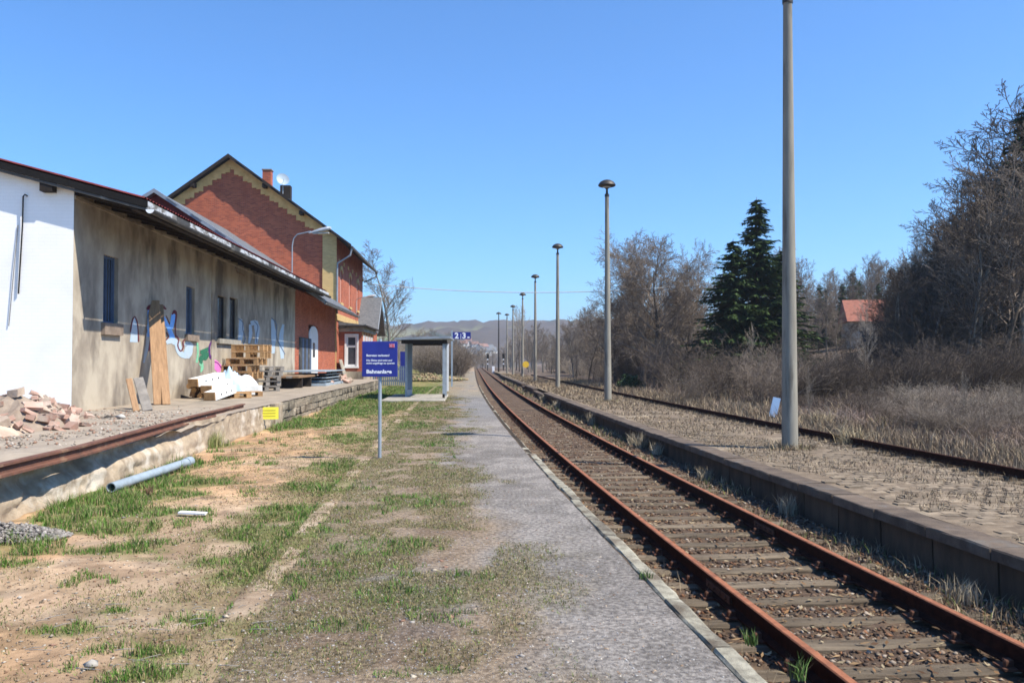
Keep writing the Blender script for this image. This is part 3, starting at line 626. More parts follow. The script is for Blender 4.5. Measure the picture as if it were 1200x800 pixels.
# overgrowth of the second track and the dead field beyond it
n = 42000; Y = scatterY(n, 6, 95); d = rng.uniform(4.75, 9.5, n); X = cx(Y) + d
blades('track_overgrowth', np.stack([X, Y, np.where(d < 8, -.5, field_h(X, Y, d))], 1), np.where((d > 7.05) | (d < 5.3), rng.uniform(.10, .42, n), rng.uniform(.05, .20, n)) * np.where(d > 7.6, 1.3, 1), .006 + .0007 * Y, DT, m_dry, 10, .8, 'dead grass growing over the second track', 'dead grass')
n = 150000; Y = scatterY(n, 9, 85); d = 8.2 + (rng.random(n) ** .8) * 34; X = cx(Y) + d; keep = (X / Y < .75); X, Y, d = X[keep], Y[keep], d[keep]
cl = fbm(X * .6, Y * .45, 4, 91); hh = (.20 + .75 * np.clip(cl * 2 - .5, 0, 1)) * rng.uniform(.3, 1.1, len(X))
tone = .05 + .9 * sstep(.50, .64, fbm(X * .30, Y * .3, 3, 93))
P = np.stack([X, Y, field_h(X, Y, d)], 1); sel = rng.random(len(X)) < tone
blades('field_grass', P[sel], hh[sel], .007 + .0006 * Y[sel], ((.38, .30, .19), (.30, .23, .15), (.23, .17, .115), (.44, .36, .24)), m_dry, 11, .9, 'pale straw coloured dead grass in the field behind the second track', 'dead grass')
blades('field_brambles', P[~sel], hh[~sel] * 1.05, .007 + .0006 * Y[~sel], ((.17, .12, .10), (.23, .17, .145), (.12, .085, .07), (.28, .225, .19)), m_dry, 12, 2.2, 'grey brown tangle of dead brambles in the field behind the second track', 'brambles', segs=3)
# ------------------------------------------------------------------ trees
def frames(d):
    d = d / np.linalg.norm(d); u = np.array((0, 0, 1.)) if abs(d[2]) < .9 else np.array((1., 0, 0)); s = np.cross(d, u); s /= np.linalg.norm(s); return s, np.cross(s, d)
class Branches:
    def __init__(s): s.seg = []
    def grow(s, p, d, L, r, lvl, rnd, P):
        n = P['n'][lvl]; stp = L / n; pts = [p]; rads = [r]; dirs = [d]
        r1 = max(P['tip'], r * P['taper'])
        for i in range(n):
            d = d + np.array([rnd.gauss(0, 1), rnd.gauss(0, 1), rnd.gauss(0, 1)]) * P['wob'][lvl] + np.array((0, 0, P['up'][lvl])); d /= np.linalg.norm(d)
            q = p + d * stp; rr = r + (r1 - r) * (i + 1) / n; s.seg.append((p, q, r + (r1 - r) * i / n, rr, lvl)); p = q; pts.append(p); rads.append(rr); dirs.append(d)
        if lvl + 1 < len(P['n']):
            for k in range(P['kids'][lvl]):
                t = P['start'][lvl] + (1 - P['start'][lvl]) * (k + rnd.random()) / P['kids'][lvl]; t = min(t, .999); i = int(t * n); f = t * n - i
                b = pts[i] + (pts[i + 1] - pts[i]) * f; dd = dirs[i + 1]; sx, sy = frames(dd); a = rnd.random() * 6.283; an = R(P['ang'][lvl] * rnd.uniform(.75, 1.25))
                nd = dd * math.cos(an) + (sx * math.cos(a) + sy * math.sin(a)) * math.sin(an)
                s.grow(b, nd, L * P['len'][lvl] * rnd.uniform(.65, 1.15) * (1 - P.get('fall', .45) * t), rads[i] * P['rad'][lvl] * rnd.uniform(.7, 1), lvl + 1, rnd, P)
    def mesh(s, nm, mat, lo, hi):
        S = [q for q in s.seg if lo <= q[4] <= hi]
        A = np.array([q[0] for q in S]); B = np.array([q[1] for q in S]); ra = np.array([q[2] for q in S]); rb = np.array([q[3] for q in S])
        D = B - A; D /= np.maximum(np.linalg.norm(D, axis=1, keepdims=True), 1e-9); U = np.where(np.abs(D[:, 2:3]) < .9, np.array([[0, 0, 1.]]), np.array([[1., 0, 0]]))
        Sx = np.cross(D, U); Sx /= np.linalg.norm(Sx, axis=1, keepdims=True); Sy = np.cross(Sx, D)
        k = 6 if hi == 0 else (4 if lo <= 1 else 3); V = []
        for (C, r) in ((A, ra), (B, rb)):
            for j in range(k): a = 6.28318 * j / k; V.append(C + (Sx * math.cos(a) + Sy * math.sin(a)) * r[:, None])
        V = np.stack(V, 1); n = len(S); base = (np.arange(n) * 2 * k)[:, None]
        F = np.concatenate([base + np.array([j, (j + 1) % k, k + (j + 1) % k, k + j]) for j in range(k)], 0)
        return np_mesh(nm, V.reshape(-1, 3), F, mat, None, k > 4)
def bare_tree_meshes(seed, H, trunk_r, P, bark, twig):
    rnd = random.Random(seed); b = Branches(); b.grow(np.array((0., 0, -.3)), np.array((rnd.uniform(-.06, .06), rnd.uniform(-.06, .06), 1.)), H, trunk_r, 0, rnd, P)
    return b.mesh('trunk', bark, 0, 0), b.mesh('crown', twig, 1, 9)
# broad crowned, upright woodland tree, slim poplar-like
BROAD = dict(n=[7, 6, 5, 4, 3], kids=[20, 11, 8, 5], start=[.22, .15, .12, .1], len=[.66, .46, .50, .60], rad=[.50, .52, .52, .6], ang=[52, 42, 40, 38], wob=[.05, .10, .13, .16, .2], up=[.02, .09, .06, .03, .02], taper=.12, tip=.013, fall=.22)
WOOD = dict(n=[9, 5, 4, 3], kids=[28, 11, 7], start=[.25, .15, .1], len=[.36, .50, .50], rad=[.36, .5, .6], ang=[42, 38, 38], wob=[.045, .12, .15, .2], up=[.03, .07, .04, .02], taper=.15, tip=.014, fall=.5)
SLIM = dict(n=[9, 5, 4, 3], kids=[28, 10, 6], start=[.12, .1, .1], len=[.30, .45, .5], rad=[.34, .5, .6], ang=[32, 28, 30], wob=[.03, .08, .12, .15], up=[.02, .12, .06, .03], taper=.15, tip=.012, fall=.4)
SHRUB = dict(n=[4, 4, 3], kids=[9, 6], start=[.1, .1], len=[.6, .5], rad=[.6, .6], ang=[34, 36], wob=[.12, .15, .2], up=[.03, .04, .0], taper=.3, tip=.006, fall=.4)
def tree_proto(meshes):
    return meshes
protos = {}
for k in range(2): protos['broad%d' % k] = bare_tree_meshes(100 + k, 9.0, .26, BROAD, m_bark, m_twig)
for k in range(4): protos['wood%d' % k] = bare_tree_meshes(200 + k, 13, .17, WOOD, m_bark if k % 2 else m_barkp, m_twig)
for k in range(2): protos['dark%d' % k] = bare_tree_meshes(260 + k, 11, .16, dict(WOOD, kids=[32, 11, 7], start=[.08, .15, .1], len=[.42, .5, .5]), m_barkp, m_twigd)
for k in range(2): protos['slim%d' % k] = bare_tree_meshes(300 + k, 12, .13, SLIM, m_bark, m_twigp)
def place_tree(kind, nm, X, Y, z, H, label, group=None, cat='tree', base=None, sx=1.0, rz=None):
    tm, cm = protos[kind]; b = {'b': 11, 'w': 13, 'd': 11, 's': 12}[kind[0]]
    t = thing(nm, label, cat, (X, Y, z), random.uniform(0, 6.28) if rz is None else rz, group); s = H / (b * 1.08); t.scale = (s * sx, s * sx, s)
    link('trunk', tm, t); link('crown', cm, t); return t
def multistem(seed, n, H, spread, mat, leafmat=None):
    rnd = random.Random(seed); b = Branches()
    for i in range(n):
        a = rnd.random() * 6.283; q = rnd.random() ** .5 * spread; tl = rnd.uniform(.05, .55)
        b.grow(np.array((math.cos(a) * q, math.sin(a) * q, -.1)), np.array((math.cos(a) * tl, math.sin(a) * tl, 1.)), H * rnd.uniform(.5, 1), .018, 0, rnd, SHRUB)
    me = b.mesh('stems', mat, 0, 9); return me
shr = [multistem(400 + k, 26, 3.4, 1.0, m) for k, m in enumerate((m_twig, m_twigd, m_twigp, m_twig))]
def gz(X, Y): return float(ground_h(np.array([float(X)]), np.array([float(Y)]))[0])
def put(px, Y): return (px - 600) / 970 * Y
# the single broad bare tree left of the spruces
X = put(768, 66); place_tree('broad0', 'bare_tree', X, 66, gz(X, 66) - .1, 12.3, 'large broad leafless tree with a domed crown, left of the dark spruces', sx=1.02, rz=1.1)
for (px, Y, H, sx, lab) in ((752, 72, 12.4, 1.05, 'broad leafless tree just left behind the domed one'), (800, 74, 12.0, 1.0, 'broad leafless tree between the domed one and the dark spruces'), (722, 80, 9.5, 1.1, 'smaller broad leafless tree right of the second lamp post')):
    X = put(px, Y); place_tree('broad1', 'bare_tree', X, Y, gz(X, Y) - .1, H, lab, sx=sx)
# bare trees in a row behind the lamp posts, seen between them
rowt = [(735, 92, 8.5, 'wood0'), (705, 96, 9.0, 'wood3'), (690, 84, 6.8, 'wood1'), (675, 105, 7.0, 'slim0'), (668, 125, 8.0, 'wood2'), (655, 118, 6.0, 'wood0'), (646, 140, 7.0, 'slim1'), (636, 165, 7.5, 'wood1'), (628, 180, 9, 'wood3'), (609, 178, 14, 'slim0'), (605, 200, 15, 'slim1'), (620, 215, 9, 'wood2'), (720, 110, 10.5, 'wood1'), (748, 120, 12, 'wood2'), (790, 100, 11, 'wood0'), (818, 92, 10.5, 'wood3'), (840, 105, 9.5, 'wood1'), (712, 75, 5.5, 'slim1')]
for k in range(46): rowt.append((random.uniform(655, 900), random.uniform(78, 150), random.uniform(6.5, 10.0), random.choice(['wood0', 'wood1', 'wood2', 'wood3', 'slim0'])))
for k in range(26): rowt.append((random.uniform(612, 690), random.uniform(150, 240), random.uniform(6, 10.0), random.choice(['wood0', 'wood1', 'wood2', 'slim1'])))
for (px, Y, H, kd) in rowt:
    X = put(px, Y); slim = kd.startswith('slim'); place_tree(kd, 'bare_tree', X, Y, gz(X, Y) - .2, H, 'slender pale leafless tree in the thicket behind the lamp posts' if slim else 'grey leafless tree in the thicket behind the lamp posts', 'leafless trees behind the lamp posts', sx=1.25)
# thicket of brown shrubs at their feet
for i in range(70):
    Y = random.uniform(50, 170); d = 9.0 + random.uniform(0, 9) + .03 * Y; X = CX(Y) + d
    t = thing('leafless_shrub', 'brown leafless shrub in the thicket along the far side of the second track', 'shrub', (X, Y, gz(X, Y)), random.uniform(0, 6.28), 'leafless shrubs along the second track')
    s = random.uniform(.65, 1.25); t.scale = (s * 1.2, s * 1.2, s); link('stems', shr[i % 4], t)
for i in range(46):
    px = random.uniform(800, 1290); Y = random.uniform(38, 50); X = put(px, Y)
    t = thing('leafless_shrub', 'low dark leafless shrub at the foot of the wood beyond the dead field', 'shrub', (X, Y, gz(X, Y)), random.uniform(0, 6.28), 'leafless shrubs at the edge of the wood')
    s = random.uniform(.45, .9) * (1.15 if px > 1040 else 1); t.scale = (s * 1.3, s * 1.3, s * .9); link('stems', shr[1 if px > 930 or i % 2 else 0], t)
for i in range(120):
    Y = 11 + 26 * random.random(); X = CX(Y) + 9.2 + random.random() ** .8 * 16
    if X / Y > .75: continue
    t = thing('bramble_bush', 'low tangled grey brown bramble bush in the dead field behind the second track', 'bramble bush', (X, Y, gz(X, Y) + float(.0)), random.uniform(0, 6.28), 'bramble bushes in the dead field')
    s = random.uniform(.14, .30); t.scale = (s * 1.9, s * 1.9, s); link('stems', shr[(0, 2, 1)[i % 3]], t)
# the wood on the right
wood = [(1000, 72, 4.6, 'dark0'), (1020, 66, 4.2, 'dark1'), (1040, 72, 5.2, 'dark0'), (1050, 66, 6.6, 'dark1'), (980, 80, 6.2, 'wood2'), (1052, 84, 7, 'wood1'), (1060, 74, 8.4, 'dark0'), (1080, 70, 8.8, 'dark1'),  (1200, 44, 14.2, 'wood0'), (1173, 42, 13.4, 'wood1'), (1145, 44, 12.6, 'wood2'), (1128, 43, 11.0, 'dark0'), (1108, 47, 9.8, 'wood3'), (1085, 46, 7.6, 'dark1'), (1066, 50, 7.4, 'dark0'), (1045, 46, 6.2, 'dark1'), (1225, 46, 14, 'wood2'), (1250, 44, 14, 'wood3'), (1190, 52, 14, 'dark0'), (1160, 54, 12, 'dark1'), (1130, 56, 10.5, 'dark0'), (1098, 56, 9.0, 'dark1'), (1070, 60, 8.4, 'wood1'), (1275, 48, 14, 'wood0'), (1240, 56, 15, 'dark1'), (1215, 60, 15.5, 'wood2'), (1030, 56, 6.4, 'dark0'), (1148, 49, 9.5, 'dark1'), (1185, 47, 10, 'dark0'), (1118, 51, 8.0, 'dark1')]
for k in range(26):
    q = random.uniform(1075, 1250); wood.append((q, random.uniform(47, 62), 6.5 + (q - 1060) * .060 * random.uniform(.75, 1.1), random.choice(['dark0', 'dark1', 'wood1', 'wood3'])))
for i, (px, Y, H, kd) in enumerate(wood):
    X = put(px, Y); lab = 'tall thin leafless tree with a pale trunk at the edge of the right wood' if i in (9, 10, 11, 13) else ('dark dense leafless tree in the wood on the right' if kd.startswith('dark') else 'leafless tree in the wood on the right')
    place_tree(kd, 'bare_tree', X, Y, gz(X, Y) - .2, H, lab, 'leafless trees of the wood on the right', sx=1.25)
for i in range(95):
    px = random.uniform(905, 1230); Y = random.uniform(78, 160) if abs(px - 1019) > 32 else random.uniform(116, 165); X = put(px, Y); kd = random.choice(['wood0', 'wood1', 'wood2', 'wood3', 'slim0'])
    place_tree(kd, 'bare_tree', X, Y, gz(X, Y) - .3, random.uniform(9, 14), 'leafless tree on the wooded slope behind the red roofed houses' if Y > 118 else 'leafless tree on the wooded slope around the red roofed houses', 'leafless trees on the wooded slope')
# pale young trees standing alone in front of the wood
for (px, Y, H, lab) in ((1016, 42, 5.0, 'thin pale leafless young tree in front of the dark thicket, below the red roof'), (948, 30, 1.9, 'small pale sapling in the dead field just right of the nearest lamp post'), (1130, 24, 1.7, 'small grey sapling in the dead field at the right'), (880, 52, 4.2, 'slim grey leafless young tree in front of the spruces')):
    X = put(px, Y); place_tree('slim0', 'young_tree', X, Y, gz(X, Y) - .05, H, lab, sx=.9)
# spruces
def spruce_mesh(seed, H, Rb, whorls=30, gap=0.0):
    r = np.random.default_rng(seed); tr_ = MB().tube([(0, 0, -.3), (0, 0, H * .5), (0, 0, H)], [.17 * H / 12, .10 * H / 12, .012], 7)
    V = []; T = []
    for w_ in range(whorls):
        t = (w_ + r.uniform(-.3, .3)) / whorls; z = H * (.04 + .95 * t); L0 = Rb * (1 - t) ** .85 + .15
        nb = r.integers(8, 12)
        for b in range(nb):
            a = r.uniform(0, 6.283); L = L0 * r.uniform(.55, 1.25); up = .30 * t - .15 + r.uniform(-.12, .12); z = H * (.04 + .95 * t) + r.uniform(-.5, .5) * H / whorls * 1.6
            ns = max(4, int(L * 8)); u = (np.arange(ns) + .5) / ns
            px = np.cos(a) * L * u; py = np.sin(a) * L * u; pz = z + up * L * u - .34 * L * u ** 1.5 + .18 * L * u ** 3
            for i in range(ns):
                for q in range(6):
                    side = r.uniform(-1, 1); sl = (.26 + .55 * (1 - u[i]) * min(1, L / 2)) * r.uniform(.5, 1.2)
                    aa = a + side * 1.15; dz = r.uniform(-.75, .1)
                    dx, dy = math.cos(aa) * sl, math.sin(aa) * sl; wd = .075 * r.uniform(.6, 1.4)
                    nx, ny = -math.sin(aa) * wd, math.cos(aa) * wd; p0 = (px[i], py[i], pz[i])
                    V += [(p0[0] - nx, p0[1] - ny, p0[2]), (p0[0] + nx, p0[1] + ny, p0[2] + r.uniform(-.03, .03)), (p0[0] + dx, p0[1] + dy, p0[2] + dz * sl)]
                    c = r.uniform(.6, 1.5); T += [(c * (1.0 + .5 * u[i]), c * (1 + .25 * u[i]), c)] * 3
    V = np.array(V); F = np.arange(len(V)).reshape(-1, 3)
    return tr_.mesh('trunk', m_bark, True), np_mesh('crown', V, F, m_needle, np.array(T))
sp = [spruce_mesh(500, 13.3, 3.7, 54), spruce_mesh(501, 10.5, 3.5, 44), spruce_mesh(502, 9, 1.9, 30)]
def place_spruce(k, px, Y, H, lab, sx=1.0, group=None, zoff=0):
    X = put(px, Y); base = [13.3, 10.5, 9][k]; t = thing('spruce', lab, 'spruce', (X, Y, gz(X, Y) - .1 + zoff), random.uniform(0, 6), group); s = H / base; t.scale = (s * sx, s * sx, s); link('trunk', sp[k][0], t); link('crown', sp[k][1], t)
place_spruce(0, 888, 58, 13.6, 'tallest dark green spruce standing between the second lamp post and the nearest one', 1.12)
place_spruce(1, 860, 57, 10.6, 'lower dark green spruce touching the left side of the tallest one', 1.15)
place_spruce(2, 915, 62, 10.4, 'dark spruce mostly hidden behind the nearest lamp post', 1.6)
for (px, Y, H) in ((961, 120, 9.5), (968, 124, 9.0), (1000, 122, 11.0), (988, 118, 9.0), (1008, 128, 9.5), (1030, 122, 8.5)): place_spruce(2, px, Y, H, 'small distant spruce on the wooded slope right of the nearest lamp post', 1.0, 'small distant spruces on the slope')
place_spruce(0, 1212, 50, 17.3, 'high dark conifer rising behind the leafless trees at the right edge', 1.15)
place_spruce(1, 1150, 58, 12.5, 'dark conifer half hidden in the leafless wood on the right', 1.1)
place_spruce(1, 1186, 56, 15.0, 'dark conifer rising between the tall pale trees near the right edge', 1.1)
# low evergreen bushes
def leaf_bush(seed, n, rx, rz_, s=.10):
    r = np.random.default_rng(seed); a = r.normal(size=(n, 3)); a /= np.linalg.norm(a, axis=1, keepdims=True); a[:, 2] = np.abs(a[:, 2]); q = r.uniform(.6, 1.05, n)[:, None]
    lump = 1 + .25 * np.sin(a[:, :1] * 5 + seed) * np.cos(a[:, 1:2] * 6)
    C = a * q * lump * np.array([rx, rx * .8, rz_]); u = r.normal(size=(n, 3)); u /= np.linalg.norm(u, axis=1, keepdims=True); v = np.cross(u, r.normal(size=(n, 3))); v /= np.linalg.norm(v, axis=1, keepdims=True)
    V = np.stack([C - u * s, C + v * s * .5, C + u * s, C - v * s * .5], 1).reshape(-1, 3); T = np.repeat(r.uniform(.6, 1.5, (n, 1)) * np.ones((1, 3)), 4, 0)
    return np_mesh('leaves', V, np.arange(4 * n).reshape(n, 4), m_ever, T)
for (px, py, Y, rx, rz_, lab) in ((738, 446, 60, .95, 1.1, 'small round dark green bush right of the second lamp post'), (806, 440, 64, 2.3, 1.9, 'dark evergreen bush under the spruces behind the gate'), (868, 440, 54, 1.6, .8, 'low dark evergreen growth at the foot of the spruces')):
    X = put(px, Y); t = thing('evergreen_bush', lab, 'bush', (X, Y, gz(X, Y))); link('leaves', leaf_bush(int(px), 1500, rx, rz_), t)
# field gate
X = put(779, 60); t = thing('field_gate', 'old grey metal gate in front of the dark evergreen bush beyond the field', 'gate', (X, 60, gz(X, 60)))
for q in (0, 1.45, 2.9): MB().tube([(q, 0, 0), (q, 0, 1.25)], .05, 6).build('post', m_steel, t)
for z in (.3, .55, .8, 1.05): MB().tube([(0, 0, z), (2.9, 0, z)], .022, 5).build('rail_bar', m_steel, t)
# the pale dead conifer seedling and the dead leafy twigs beside the gate
# trees left of the track behind the station
for (px, Y, H, kd, lab, sx) in ((457, 100, 15.2, 'wood2', 'tall pale leafless tree behind the blue sign, right of the station', 1.35), (449, 112, 11, 'slim0', 'thinner leafless tree left of the tall pale one behind the station', 1.0), (500, 190, 9, 'wood1', 'small distant leafless tree above the shelter roof', 1.2)):
    X = put(px, Y); place_tree(kd, 'bare_tree', X, Y, gz(X, Y) - .2, H, lab, sx=sx)
for i in range(48):
    px = random.uniform(478, 557); Y = random.uniform(88, 170); X = min(put(px, Y), CX(Y) - 4.2)
    t = thing('leafless_shrub', 'reddish brown leafless shrub left of the track behind the shelter', 'shrub', (X, Y, gz(X, Y)), random.uniform(0, 6.28), 'leafless shrubs behind the shelter')
    s = random.uniform(.7, 1.15); t.scale = (s * 1.2, s * 1.2, s); link('stems', shr[i % 4], t)
for i in range(60):
    px = random.uniform(440, 660) if i % 3 else random.uniform(556, 606); Y = random.uniform(225, 420); X = put(px, Y); kd = random.choice(['wood0', 'wood1', 'wood2', 'slim1'])
    place_tree(kd, 'bare_tree', X, Y, gz(X, Y) - .4, random.uniform(7, 11.5) * (1.0 if abs(px - 570) > 25 else .8), 'small far leafless tree closing the view at the end of the track', 'far leafless trees at the end of the track', sx=1.6)
# village houses on the far slope
for i, (px, py, wd) in enumerate(((566, 408, 9), (573, 409, 8), (561, 411, 8), (547, 401, 10), (540, 399, 9), (534, 402, 8), (556, 405, 8), (570, 413, 9), (550, 413, 8), (487, 418, 8), (479, 421, 8), (505, 414, 8), (530, 409, 9), (496, 408, 8), (577, 412, 7), (543, 404, 8))):
    Y = 480
    while Y < 1500:
        p = atY(px, py + 3, Y)
        if hill_h(np.array([p.x]), np.array([float(Y)]))[0] > p.z: break
        Y += 10
    rz = random.uniform(-.6, .6); p.z += 2
    t = thing('village_house', 'small white walled house with a tiled roof in the distant village' , 'house', (p.x, Y, p.z - 3), rz, 'houses of the distant village')
    MB().bb(-wd / 2, wd / 2, -4, 4, -4, 5.4).build('wall', m_hwall, t)
    MB().prism([(-wd / 2 - .5, -4.6, 5.2), (-wd / 2 - .5, 4.6, 5.2), (-wd / 2 - .5, 0, 8.6)], (wd + 1, 0, 0)).build('roof', m_slate if i % 3 else m_hroof, t)
    for q in (-.27, .27): MB().bb(q * wd - .6, q * wd + .6, -4.06, -3.9, 2.6, 4.2).build('window', m_hwin, t)
# the two red roofed houses in the wood on the right
for (px, Y, wd, lab, zt) in ((1026, 108, 7.4, 'house with an orange red tiled roof above the dark thicket', 0), (1132, 84, 6, 'red roof of a house glimpsed through the leafless trees near the right edge', 0)):
    p = atY(px, 351, Y); t = thing('hillside_house', lab, 'house', (p.x, Y, p.z - 6.8), -.25)
    MB().bb(-wd / 2, wd / 2, -4, 4, -4, 4.0).build('wall', m_deck if 0 else m_ramp, t)
    r_ = MB(); r_.prism([(-wd / 2 - .4, -4.6, 3.8), (-wd / 2 - .4, 4.6, 3.8), (-wd / 2 - .4, 0, 6.8)], (wd + .8, 0, 0)); r_.build('roof', M('orange_tiles' if Y > 100 else 'red_tiles', (.30, .115, .075), (.22, .085, .06), 2, .9, .3, 8), t)
    for q in (-.25, .25): MB().bb(q * wd - .5, q * wd + .5, -4.06, -3.9, 1.2, 2.6).build('window', m_hwin, t)
# ------------------------------------------------------------------ the buildings (one local frame: x right to the track, y along, origin at the near corner of the goods shed)
BA = math.atan(.057); B0 = Vector((-9.60, 18.06, 0))
def wall_yz(px, py, off=0.0):
    "point (y, z) of the shed's side wall seen at a pixel"
    a = R(1.42); u = (px - 600) / 970; v = (400 - py) / 970
    d = Vector((u, math.cos(a) - v * math.sin(a), math.sin(a) + v * math.cos(a)))
    nx, ny = math.cos(BA), math.sin(BA)              # wall normal in the world
    o = B0 + Vector((nx, ny, 0)) * off
    t = ((o.x) * nx + (o.y) * ny) / (d.x * nx + d.y * ny)
    p = Vector((d.x * t, d.y * t, CAMZ + d.z * t)) - B0
    return (-p.x * math.sin(BA) + p.y * math.cos(BA), p.z)
def hole(x0, x1, y0, y1):
    a = wall_yz(x0, (y0 + y1) / 2); b = wall_yz(x1, (y0 + y1) / 2); m = wall_yz((x0 + x1) / 2, y0)[1]; n = wall_yz((x0 + x1) / 2, y1)[1]
    return (a[0], b[0], n, m)
def wall_holes(u0, u1, z0, z1, holes, depth, fn):
    "wall face split round the openings, with reveals; fn(u, z, depth) gives the point"
    us = sorted({u0, u1, *[h[0] for h in holes], *[h[1] for h in holes]}); zs = sorted({z0, z1, *[h[2] for h in holes], *[h[3] for h in holes]}); mb = MB()
    for i in range(len(us) - 1):
        for j in range(len(zs) - 1):
            cu, cz = (us[i] + us[i + 1]) / 2, (zs[j] + zs[j + 1]) / 2
            if any(h[0] < cu < h[1] and h[2] < cz < h[3] for h in holes): continue
            mb.quad(fn(us[i], zs[j], 0), fn(us[i + 1], zs[j], 0), fn(us[i + 1], zs[j + 1], 0), fn(us[i], zs[j + 1], 0))
    for (a, b, c, d) in holes:
        for (p, q) in (((a, c), (a, d)), ((a, d), (b, d)), ((b, d), (b, c)), ((b, c), (a, c))): mb.quad(fn(*p, 0), fn(*q, 0), fn(*q, depth), fn(*p, depth))
    return mb
side = lambda x0: (lambda u, z, dp: (x0 - dp, u, z))
GZ = .50
SH_L = 23.7; ANX_E = 36.8; STN_E = 51.3; W = 13.6; RX = -6.75
shed = thing('goods_shed', 'long low goods shed with white gable end and stained plaster wall under deep eaves', 'goods shed', B0, BA)
def roof_z(x): return 5.16 + .262 * (1.62 - x)
holes = [hole(121, 138.5, 300, 379), hole(218, 228, 336, 392), hole(255, 265.5, 347, 397), hole(269, 278.5, 349, 397)]
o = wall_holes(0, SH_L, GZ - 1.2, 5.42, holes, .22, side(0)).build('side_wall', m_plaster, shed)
# white gable wall with its own top following the roof
mb = MB(); mb.poly([(-W, -.0, GZ - 1.2), (0, -.0, GZ - 1.2), (0, 0, roof_z(0) - .13), (RX, 0, roof_z(RX) - .13), (-W, 0, roof_z(RX) - .13 - .262 * (W + RX))])
mb.build('gable_wall', m_white, shed)
# corner strip of bare plaster on the white wall's edge and the wall-plate along the top
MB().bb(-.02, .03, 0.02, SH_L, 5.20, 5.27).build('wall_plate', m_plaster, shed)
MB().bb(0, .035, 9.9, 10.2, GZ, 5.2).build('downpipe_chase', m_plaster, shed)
for k, h in enumerate(holes):
    a, b, c, d = h; f = MB(); fw = .06
    f.bb(-.17, -.11, a, a + fw, c, d); f.bb(-.17, -.11, b - fw, b, c, d); f.bb(-.17, -.11, a + fw, b - fw, c, c + fw); f.bb(-.17, -.11, a + fw, b - fw, d - fw, d)
    if k < 2: f.bb(-.165, -.115, (a + b) / 2 - .03, (a + b) / 2 + .03, c + fw, d - fw)
    wn = f.build('window', m_frame if k < 2 else m_dwood, shed)
    MB().bb(-.155, -.145, a + fw * .5, b - fw * .5, c + fw * .5, d - fw * .5).build('pane', m_glass, wn)
    g = MB()
    if k < 2:
        nb = 5
        for q in range(nb): yy = a + (b - a) * (q + 1) / (nb + 1); g.tube([(-.05, yy, c), (-.05, yy, d)], .009, 5)
        g.build('window_bars', m_frame, wn)
    if k == 0: MB().bb(-.1, .10, a - .1, b + .1, c - .28, c).build('sill', m_stonesill, wn)
    if k == 1: MB().bb(-.1, .10, a - .1, b + .2, c - .2, c).build('sill', m_stonesill, wn)
MB().bb(-.1, .11, holes[2][0] - .12, holes[3][1] + .12, holes[2][2] - .17, holes[2][2]).build('sill', m_conc, shed)
# roof: corrugated red sheet on dark boards
def corr_roof(x0, x1, y0, y1, zf, pitch=.18, amp=.022):
    ys = np.arange(y0, y1 + .001, pitch / 6); xs = [x0, x1]; V = []; F = []
    for yy in ys:
        h = amp * math.cos(2 * math.pi * yy / pitch)
        for x in xs: V.append((x, yy, zf(x) + h + .03))
    n = len(ys)
    for i in range(n - 1): F.append((2 * i, 2 * i + 1, 2 * i + 3, 2 * i + 2))
    m = MB(); m.v = V; m.f = F; return m
rf = MB(); e = 1.60; yf = -.20
rf.prism([(RX, yf, roof_z(RX) - .02), (e, yf, roof_z(e) - .02), (e, yf, roof_z(e) - .11), (RX, yf, roof_z(RX) - .11)], (0, SH_L - yf - .02, 0))
rf.prism([(RX - .01, yf, roof_z(RX) - .02), (RX - .01, yf, roof_z(RX) - .11), (-W - 1.2, yf, roof_z(RX) - .11 - .262 * (W + RX + 1.2)), (-W - 1.2, yf, roof_z(RX) - .02 - .262 * (W + RX + 1.2))], (0, SH_L - yf - .02, 0))
roof = rf.build('roof', m_dark, shed)
corr_roof(RX, 1.60, yf - .05, SH_L - .05, roof_z).build('roof_sheet', m_redsheet, roof)
corr_roof(RX, -W - 1.3, yf - .05, SH_L - .05, lambda x: roof_z(RX) - .262 * (RX - x)).build('roof_sheet', m_redsheet, roof)
# verge board along the gable, with a pale weathered lower lip
for (zz, hh, mt, nm, yo) in ((-.12, .15, m_dark, 'verge_board', -.25), (-.235, .05, m_gutter, 'verge_lip', -.235)):
    MB().prism([(RX, yo, roof_z(RX) + zz + hh / 2 + .03), (e + .06, yo, roof_z(e) + zz + hh / 2), (e + .06, yo, roof_z(e) + zz - hh / 2), (RX, yo, roof_z(RX) + zz - hh / 2)], (0, .045, 0)).build(nm, mt, shed)
# fascia boards (each its own piece), gutter, brackets, rafters and purlin ends
yy = -.20; i = 0
while yy < SH_L - .3:
    L = .93; MB().box((0, 0, 0), (.03, L - .02, .19), roty(R(random.uniform(-3, 3)))).build('fascia_board', m_fascia if i % 5 != 2 else m_gutter, shed, (e + .03, yy + L / 2, roof_z(e) - .14 + random.uniform(-.01, .01))); yy += L; i += 1
g = MB(); prof = [(math.cos(a) * .085, math.sin(a) * .085) for a in np.linspace(math.pi, 2 * math.pi, 8)]
prof2 = [(math.cos(a) * .075, math.sin(a) * .075 + .004) for a in np.linspace(2 * math.pi, math.pi, 8)]
pp = [(e + .135 + q[0], -.28, roof_z(e) - .24 + q[1]) for q in prof + prof2]; g.prism(pp, (0, SH_L + .26, 0)); g.build('gutter', m_gutter, shed, smooth=False)
MB().prism([(e + .135 + math.cos(a) * .087, -.295, roof_z(e) - .24 + math.sin(a) * .087) for a in np.linspace(math.pi, 2 * math.pi, 9)], (0, .02, 0)).build('gutter_end', m_whitep, shed)
rm = MB()
